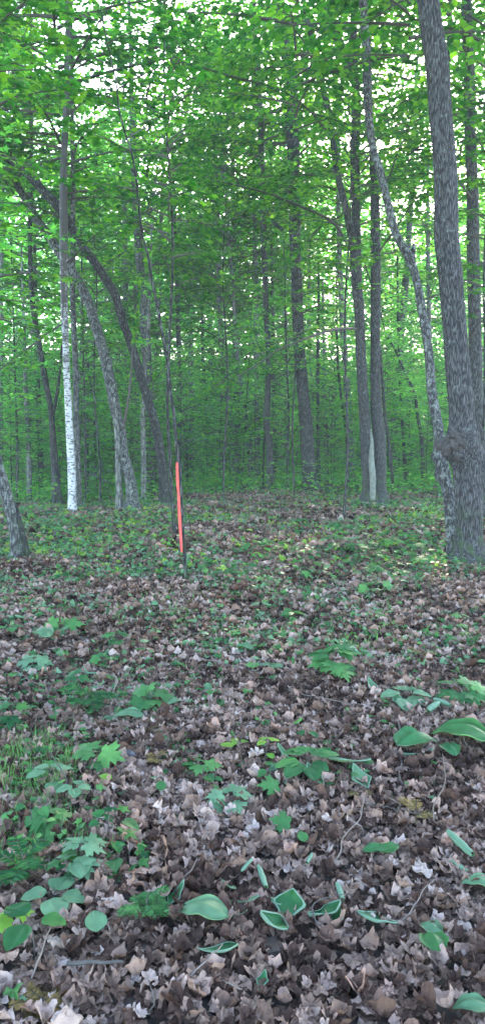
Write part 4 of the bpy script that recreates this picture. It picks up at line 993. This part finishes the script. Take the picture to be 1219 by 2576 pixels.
SEED = [
 (552, 1462, 30, 34, 3, 'y', 'tiny bright maple seedling just right of the marked sapling foot', 'maple'),
 (222, 1525, 34, 26, 3, 'p', 'lone pale seedling on the brown litter halfway below the birch', 'oval'),
 (655, 1565, 46, 46, 5, 'p', 'pale wilting seedling in the centre below the slim crest trunk', 'oval'),
 (735, 1572, 60, 30, 5, 'g', 'flat green seedling right of the pale wilting one', 'maple'),
 (1153, 1600, 52, 52, 5, 'g', 'bright maple seedling in front of the burled maple near the right edge', 'maple'),
 (842, 1722, 130, 90, 14, 'g', 'bushy bright green maple seedling, biggest in the middle of the litter', 'maple'),
 (868, 1665, 60, 30, 4, 'p', 'pale maple seedling directly behind the bushy bright green one', 'maple'),
 (686, 1712, 58, 38, 4, 'p', 'pale star-leaved seedling left of the bushy bright green one', 'maple'),
 (632, 1705, 40, 28, 4, 'g', 'small light seedling in the centre beside the pale star-leaved one', 'maple'),
 (85, 1700, 90, 40, 6, 'p', 'pale broad-leaved maple seedling near the left edge', 'maple'),
 (32, 1625, 60, 46, 4, 'g', 'round-leaved seedling at the left edge above the pale maple one', 'oval'),
 (150, 1600, 90, 26, 6, 'g', 'spreading green seedling upper left of the litter', 'maple'),
 (300, 1645, 60, 50, 6, 'g', 'upright green seedling left of the centre', 'maple'),
 (265, 1690, 60, 30, 5, 'g', 'small green seedling just below the upright one', 'maple'),
 (225, 1812, 140, 80, 9, 'd', 'bushy olive green fern on the left', 'fern'),
 (188, 1800, 60, 100, 3, 'd', 'dark leaf cluster standing at the left of the bushy fern', 'maple'),
 (385, 1800, 110, 55, 7, 'g', 'green maple seedling amid pale rolled leaves left of centre', 'maple'),
 (240, 1945, 130, 45, 5, 'g', 'broad flat maple seedling with overlapping big leaves on the left', 'maple'),
 (500, 1965, 70, 34, 3, 'g', 'two-lobed green seedling left of the bottom centre', 'maple'),
 (140, 2005, 90, 60, 5, 'p', 'blue-green round-leaved plant under the broad maple seedling', 'oval'),
 (200, 2030, 80, 40, 4, 'p', 'blue-green oval-leaved plant right beside the grass tuft', 'oval'),
 (130, 2112, 110, 45, 6, 'g', 'star-leaved green seedling below the grass tuft', 'maple'),
 (400, 1945, 70, 50, 5, 'r', 'yellowish rusty sprig beside the two-lobed seedling', 'fern'),
 (380, 1862, 60, 30, 4, 'r', 'orange-brown sprig above the yellowish one', 'fern'),
 (30, 1850, 80, 70, 6, 'd', 'dark green plant at the left edge behind the grass', 'maple'),
 (663, 1940, 50, 70, 5, 'y', 'bright yellow-green upright sprout at the centre', 'oval'),
 (770, 1960, 120, 50, 8, 'g', 'green sprawling plant right of the yellow-green sprout', 'oval'),
 (575, 2050, 110, 45, 6, 'p', 'pale wilted clump below the centre of the litter', 'maple'),
 (600, 1900, 40, 24, 3, 'y', 'small yellowish seedling above the centre of the near litter', 'oval'),
 (905, 2020, 60, 30, 4, 'r', 'tan feathery sprig right of the centre near litter', 'fern'),
 (1060, 1670, 70, 34, 5, 'r', 'yellow-brown feathery sprig below the burled maple', 'fern'),
 (1180, 1640, 60, 70, 5, 'd', 'dark leafy sprig at the right edge under the maple seedling', 'fern'),
 (1165, 1775, 140, 46, 8, 'g', 'low spreading green plant at the right edge', 'maple'),
 (1010, 1780, 110, 36, 6, 'p', 'pale low plant left of the spreading one at right', 'oval'),
 (210, 2200, 120, 60, 7, 'p', 'pale star-leaved clump above the round leaf at lower left', 'maple'),
 (60, 2230, 150, 90, 8, 'd', 'dark feathery fern at the lower left edge', 'fern'),
 (370, 2335, 130, 80, 10, 'g', 'small bushy fern standing on one stem at the bottom left of centre', 'fern'),
 (130, 2300, 130, 40, 4, 'p', 'pale seedling with long flat leaves at lower left', 'oval'),
 (85, 2430, 110, 100, 3, 'd', 'large-leaved dark green plant at the lower left corner', 'oval'),
 (20, 2390, 70, 70, 3, 'y', 'yellow-green leaf spray touching the lower left edge', 'maple'),
 (110, 2545, 130, 40, 7, 'r', 'yellow feathery rosette at the bottom left', 'fern'),
 (1045, 2085, 80, 50, 5, 'r', 'dry feathery sprig right of centre in the near litter', 'fern'),
 (760, 1335, 34, 30, 4, 'g', 'small seedling in front of the crest near the middle', 'maple'),
 (405, 1355, 60, 36, 5, 'g', 'broad-leaved seedling left of the orange marker', 'maple'),
 (975, 1450, 150, 30, 9, 'g', 'flat layered maple seedling left of the burled maple foot', 'maple'),
 (1062, 1435, 60, 30, 4, 'g', 'bright maple seedling close to the burled maple foot on the left', 'maple'),
 (1165, 1400, 34, 12, 3, 'g', 'tiny seedling growing against the burled maple foot', 'maple'),
 (945, 1500, 120, 30, 7, 'g', 'second flat layered maple seedling nearer than the first', 'maple'),
 (860, 1400, 150, 60, 12, 'g', 'leafy green clump between the multi-stemmed and burled maples', 'oval'),
 (1010, 1395, 160, 60, 12, 'd', 'dark green clump left of the lichened leaning trunk', 'maple'),
]
for (px, py, w_, h_, n, mat, lab, kd) in SEED: seedling(px, py, w_, h_, n, mat, lab, kd, {'maple': 'maple_seedling', 'oval': 'broadleaf_plant', 'fern': 'fern'}[kd])
LEAVES = [
 ('fold', 445, 2262, 62, 150, 'f', 'narrow folded leaf right of the small bushy fern', .6),
 ('drape', 505, 2318, 110, 70, 'p', 'large pale green leaf lying at the bottom centre', .8),
 ('fold', 552, 2396, 76, 95, 'f', 'dark folded leaf with pale rim below the large pale one', .8),
 ('fold', 590, 2310, 66, 110, 'f', 'pale folded leaf right of the large pale one', .6),
 ('fold', 612, 2275, 60, 100, 'p', 'thin curled leaf above the pale folded one', .5),
 ('oval', 242, 2350, 48, 20, 'p', 'round blue-green leaf at the lower left', 1.1),
 ('fold', 572, 2236, 42, 60, 'p', 'tiny crumpled leaf above the large pale one', .6),
 ('roll', 658, 2225, 66, 12, 'p', 'upright rolled pale leaf near the bottom centre', .8),
 ('roll', 778, 2178, 40, 160, 'p', 'short rolled leaf right of the upright rolled one', .9),
 ('roll', 853, 2262, 48, 5, 'p', 'small smooth pod-like rolled leaf standing in the litter', 1.1),
 ('fold', 728, 2292, 62, 160, 'f', 'triangular folded leaf with pale rolled rim', 1.3),
 ('fold', 700, 2282, 50, 70, 'f', 'small folded leaf joined to the triangular one', .9),
 ('fold', 688, 2340, 66, 60, 'f', 'broad dark folded leaf below the triangular one', 1.4),
 ('fold', 815, 2308, 72, 110, 'f', 'bent bright leaf with a pale edge right of the triangular one', .9),
 ('fold', 848, 2322, 40, 150, 'f', 'small hollow folded leaf beside the bent bright one', .8),
 ('fold', 950, 2328, 82, 75, 'f', 'big cupped dark green leaf with a pale rolled rim', .9),
 ('drape', 1085, 2385, 62, 10, 'g', 'two-tone bent green leaf at the lower right', 1.2),
 ('drape', 1080, 2350, 50, 30, 'p', 'pale upper flap lying on the two-tone bent leaf', 1.1),
 ('oval', 940, 2158, 50, 100, 'f', 'heart-shaped textured leaf right of centre, left one of the pair', .9),
 ('oval', 978, 2158, 44, -70, 'g', 'heart-shaped textured leaf right of centre, right one of the pair', 1.1),
 ('roll', 1155, 2140, 78, 20, 'p', 'long twisted pale leaf near the right edge', .9),
 ('roll', 1152, 2195, 40, 35, 'p', 'short twisted leaf below the long twisted one', .9),
 ('drape', 1200, 2240, 66, 70, 'p', 'crumpled pale leaf at the right edge', .8),
 ('fold', 660, 2475, 42, 160, 'f', 'small pale-rimmed leaf in the bottom centre', .7),
 ('drape', 1180, 2555, 66, 80, 'p', 'curved pale leaf at the bottom right corner', .9),
 ('oval', 760, 2132, 28, 10, 'g', 'small upright heart-shaped leaf in the centre of the near litter', 1.0),
 ('roll', 620, 2195, 44, -30, 'p', 'stubby rolled leaf left of the upright rolled one', .8),
 ('drape', 1150, 1870, 120, 60, 'g', 'very large drooping green leaf at the right edge', 1.0),
 ('drape', 1050, 1885, 110, -60, 'f', 'wide dark drooping leaf left of the very large one', .9),
 ('drape', 1125, 1900, 66, 10, 'f', 'hanging pale-veined leaf under the very large one', .8),
 ('roll', 1088, 1795, 50, -40, 'p', 'pale pod-like rolled leaf above the large drooping leaves', 1.3),
 ('roll', 1110, 1780, 40, 40, 'p', 'second pod-like rolled leaf just behind the first', 1.2),
 ('fold', 1050, 1905, 70, 100, 'p', 'thin curled leaf below the wide dark drooping one', .5),
 ('fold', 870, 1925, 110, 85, 'f', 'long rolled leaf lying flat right of centre', .5),
 ('fold', 905, 1970, 66, 20, 'p', 'crumpled rolled leaf hanging from the long rolled one', .8),
 ('fold', 790, 1965, 62, 30, 'f', 'twisted leaf at the right of the sprawling plant', .6),
 ('fold', 715, 1905, 60, 40, 'p', 'pale folded leaf at the top of the sprawling plant', .6),
 ('maple', 672, 2000, 46, 100, 'g', 'flat single maple leaf under the yellow-green sprout', 1),
 ('oval', 405, 2000, 28, 10, 'g', 'small round leaf right of the blue-green plants', 1),
 ('oval', 570, 1892, 30, 80, 'y', 'bright small leaf at centre left of the yellow-green sprout', 1),
 ('oval', 265, 1975, 30, 70, 'y', 'bright small leaf below the broad flat maple seedling', 1),
 ('drape', 370, 1760, 60, 20, 'p', 'pale crumpled leaf on the green maple seedling left of centre', .8),
 ('drape', 320, 1815, 70, 80, 'p', 'pale flopped leaf between the fern and the maple seedling', .8),
 ('drape', 440, 1780, 50, -50, 'p', 'pale flopped leaf right of the maple seedling left of centre', .8),
 ('fold', 880, 1640, 80, 60, 'p', 'pale drooping leaf above the bushy bright seedling', .6),
 ('fold', 935, 1735, 50, 15, 'p', 'pale crinkled leaf below right of the bushy bright seedling', .7),
 ('fold', 1000, 1775, 54, 20, 'p', 'pale crinkled leaf left of the spreading plant at right', .7),
 ('drape', 105, 1610, 70, 40, 'p', 'pale flopped leaf near the round-leaved seedling at left', .8),
 ('fold', 220, 1700, 50, 80, 'p', 'pale leaf between the maple seedlings on the left', .7),
 ('fold', 60, 1560, 44, 80, 'p', 'small pale leaf at the upper left of the litter', .7),
 ('maple', 700, 2090, 44, 80, 'g', 'flat leaf just above the small upright heart-shaped one', 1),
 ('drape', 200, 2205, 70, 20, 'p', 'blue-green flopped leaf at the lower left beside the dark fern', .8),
 ('drape', 610, 1640, 50, 60, 'p', 'pale flopped leaf left of the star-leaved seedling', .7),
]
for (kd, px, py, w_, a, mat, lab, ar) in LEAVES: ground_leaf(kd, px, py, w_, a, mat, lab, ar)

def lay(px0, py0, px1, py1, w_, name, lab, cat, mat, h0=.02, h1=.02, seed=1, bend=.022):
    a = gp(px0, py0, .035); b = gp(px1, py1, .035); rs = RS(seed); n = 7; L = np.linalg.norm(b - a)
    P = np.array([a + (b - a) * t for t in np.linspace(0, 1, n)]); P[1:-1] += rs.normal(0, bend, (n - 2, 3)) * L * [1, 1, .3]
    P[:, 2] = np.maximum(P[:, 2], gh(P[:, 0], P[:, 1]) + .02) + np.linspace(h0, h1, n)
    r = w_ / F * dist((a + b) / 2) * .5
    g = Geo(); P2, R2, _ = spline(P, r * np.linspace(1.15, .6, n), max(.02, L / 30)); tube(g, P2, R2, 9, 0, rough=.12, seed=seed)
    c = P[0]; o = obj(name, g.mesh(name, [mat], origin=c, smooth=True), None, c); tag(o, lab, cat, 'fallen branches and twigs')
lay(885, 1562, 1125, 1548, 9, 'fallen_branch', 'long dark fallen branch lying below the burled maple', 'branch', M_BARKD, seed=3, bend=.015)
lay(1000, 1552, 1219, 1545, 6, 'fallen_branch', 'thinner fallen branch running to the right edge', 'branch', M_BARKD, seed=4, bend=.015)
lay(132, 1352, 200, 1340, 14, 'fallen_log', 'short mossy log lying below the birch', 'log', M_LOG, seed=5)
lay(160, 1372, 205, 1392, 14, 'fallen_log', 'broken rotten log nearer than the mossy one below the birch', 'log', M_LOG, seed=6)
lay(105, 1300, 180, 1275, 13, 'fallen_log', 'dark log touching the birch foot on its left', 'log', M_LOG, seed=7)
lay(205, 1285, 245, 1290, 10, 'fallen_log', 'small dark log right of the birch foot', 'log', M_LOG, seed=8)
lay(470, 1272, 620, 1262, 7, 'fallen_branch', 'dark branch lying along the crest right of the marker', 'branch', M_LOG, seed=9)
lay(0, 1402, 60, 1390, 12, 'fallen_log', 'dark log at the left edge behind the mossy trunk foot', 'log', M_LOG, seed=10)
lay(170, 2452, 310, 2448, 9, 'fallen_twig', 'dark twig half buried at the bottom left', 'twig', M_TWIG, .03, .03, seed=11)
lay(840, 2180, 915, 2070, 3, 'fallen_twig', 'thin forked twig leaning right of centre', 'twig', M_TWIGP, .01, .10, seed=12)
lay(905, 2035, 1060, 2075, 3, 'fallen_twig', 'thin straight twig right of the tan sprig', 'twig', M_TWIG, .02, .04, seed=13)
lay(285, 1740, 300, 1830, 3, 'fallen_twig', 'bent pale stalk right of the bushy olive fern', 'twig', M_TWIGP, .12, .02, seed=14)
lay(40, 1700, 130, 1750, 3, 'fallen_twig', 'thin pale twig below the pale maple seedling at left', 'twig', M_TWIGP, .03, .03, seed=15)
lay(1000, 1830, 1010, 1990, 3, 'fallen_twig', 'thin twig left of the wide dark drooping leaf', 'twig', M_TWIG, .03, .03, seed=16)
lay(1010, 2330, 1090, 2250, 3, 'fallen_twig', 'thin twig above the two-tone bent leaf', 'twig', M_TWIGP, .02, .05, seed=17)
lay(480, 2480, 560, 2420, 4, 'fallen_twig', 'short pale stick below the dark folded leaf', 'twig', M_TWIGP, .02, .05, seed=18)
lay(80, 2480, 135, 2400, 4, 'fallen_twig', 'pale blade-like stalk at the lower left corner', 'twig', M_TWIGP, .02, .10, seed=19)
lay(620, 1690, 500, 1670, 3, 'fallen_twig', 'curved pale twig in the middle of the litter', 'twig', M_TWIGP, .02, .05, seed=20)
lay(720, 1745, 880, 1790, 3, 'fallen_twig', 'straight pale twig below the bushy bright seedling', 'twig', M_TWIGP, .02, .04, seed=21)
# pale fallen pole hanging between trees and far log
P = np.array([pt(195, 1183, 19.0), pt(225, 1193, 19.0), pt(255, 1205, 19.0), pt(286, 1219, 19.0)])
g = Geo(); P2, R2, _ = spline(P, np.array([3, 3.6, 4, 4.2]) / F * 19 * .4, .15); tube(g, P2, R2, 8, 0, rough=.08)
o = obj('fallen_pole', g.mesh('fallen_pole', [M_BARKP], origin=P[0], smooth=True), None, P[0]); tag(o, 'pale leaning pole caught between the birch and the leaning pair', 'pole', 'fallen branches and twigs')
P = np.array([pt(365, 1229, 22.0), pt(410, 1231, 22), pt(460, 1228, 22), pt(515, 1232, 22.0)])
g = Geo(); P2, R2, _ = spline(P, np.array([4, 4, 3.5, 2.5]) / F * 22 * .5, .15); tube(g, P2, R2, 8, 0, rough=.1)
o = obj('fallen_pole', g.mesh('fallen_pole', [M_BARKP], origin=P[0], smooth=True), None, P[0]); tag(o, 'pale thin pole lying level behind the orange marker', 'pole', 'fallen branches and twigs')
# dark fungus-like bark chunk
c = gp(325, 1930); g = Geo(); s_ = dist(c) / F
for k, (dx, dz, r) in enumerate([(-16, 28, 13), (0, 22, 17), (12, 8, 13), (-6, 6, 12)]):
    q = c + np.array([dx * s_, .01 * k, dz * s_]); r = r * s_
    tube(g, np.array([q + [-r, 0, 0], q + [-r * .6, .004, .002], q, q + [r * .6, -.004, -.004], q + [r, 0, -.01]]), [r * .3, r * .75, r * .9, r * .7, r * .2], 12, 0, rough=.28, seed=k)
o = obj('bark_chunk', g.mesh('bark_chunk', [M_STONE], origin=c, smooth=True), None, c); tag(o, 'dark grey rotted bark chunk right of the broad flat maple seedling', 'bark')
# thin dry upright stalks
STALK = [(300, 2340, 40, 150), (168, 2010, 160, 0), (1065, 1500, 40, 0), (840, 2380, 90, 0), (1010, 2060, 60, 1), (1100, 2100, 190, 1), (690, 2120, 60, 1), (375, 2560, 90, 0), (455, 2240, 70, 1), (910, 2110, 80, 1), (600, 2500, 60, 1), (1180, 1900, 60, 1)]
for k, (px, py, h_, _) in enumerate(STALK):
    c = gp(px, py); h = h_ / F * dist(c); rs = RS(k + 5)
    g = Geo(); P = np.array([c + [rs.normal(0, .04) * t, rs.normal(0, .04) * t, h * t - .01] for t in (0, .35, .7, 1)])
    P2, R2, _s = spline(P, [.0035, .003, .0022, .001], .02); tube(g, P2, R2, 6, 0)
    o = obj('dry_stalk', g.mesh('dry_stalk', [M_TWIG if _ == 0 else M_TWIGP], origin=c, smooth=True), None, c)
    tag(o, ['bare stalk left of the small bushy fern', 'tall dark stalk beside the blue-green plants', 'dark stalk below the lichened leaning trunk', 'stalk just left of the big cupped leaf', 'pale stalk above the pair of heart-shaped leaves', 'tall pale stalk at the lower right',
            'stalk above the upright rolled leaf', 'stubby stalk at the very bottom left of centre', 'stalk beside the narrow folded leaf', 'stalk right of the small upright heart leaf', 'short stalk at the bottom centre', 'stalk under the very large drooping leaf'][k], 'stalk', 'dry stalks in the litter')

me = bpy.data.meshes.new('haze')
x0, x1, y0, y1, z0, z1 = -155, 155, -65, 225, -3.2, 27
me.from_pydata([(x, y, z) for x in (x0, x1) for y in (y0, y1) for z in (z0, z1)], [], [(0, 1, 3, 2), (4, 6, 7, 5), (0, 4, 5, 1), (2, 3, 7, 6), (0, 2, 6, 4), (1, 5, 7, 3)])
m = bpy.data.materials.new('haze'); m.use_nodes = True; m.node_tree.nodes.clear()
pv = m.node_tree.nodes.new('ShaderNodeVolumePrincipled'); pv.inputs['Color'].default_value = (.86, .93, .97, 1); pv.inputs['Density'].default_value = HAZE
mo = m.node_tree.nodes.new('ShaderNodeOutputMaterial'); m.node_tree.links.new(pv.outputs[0], mo.inputs['Volume'])
me.materials.append(m); o = obj('haze', me); o['kind'] = 'stuff'; o['label'] = 'thin evening haze hanging between the trees'
print('done', len(bpy.data.objects))
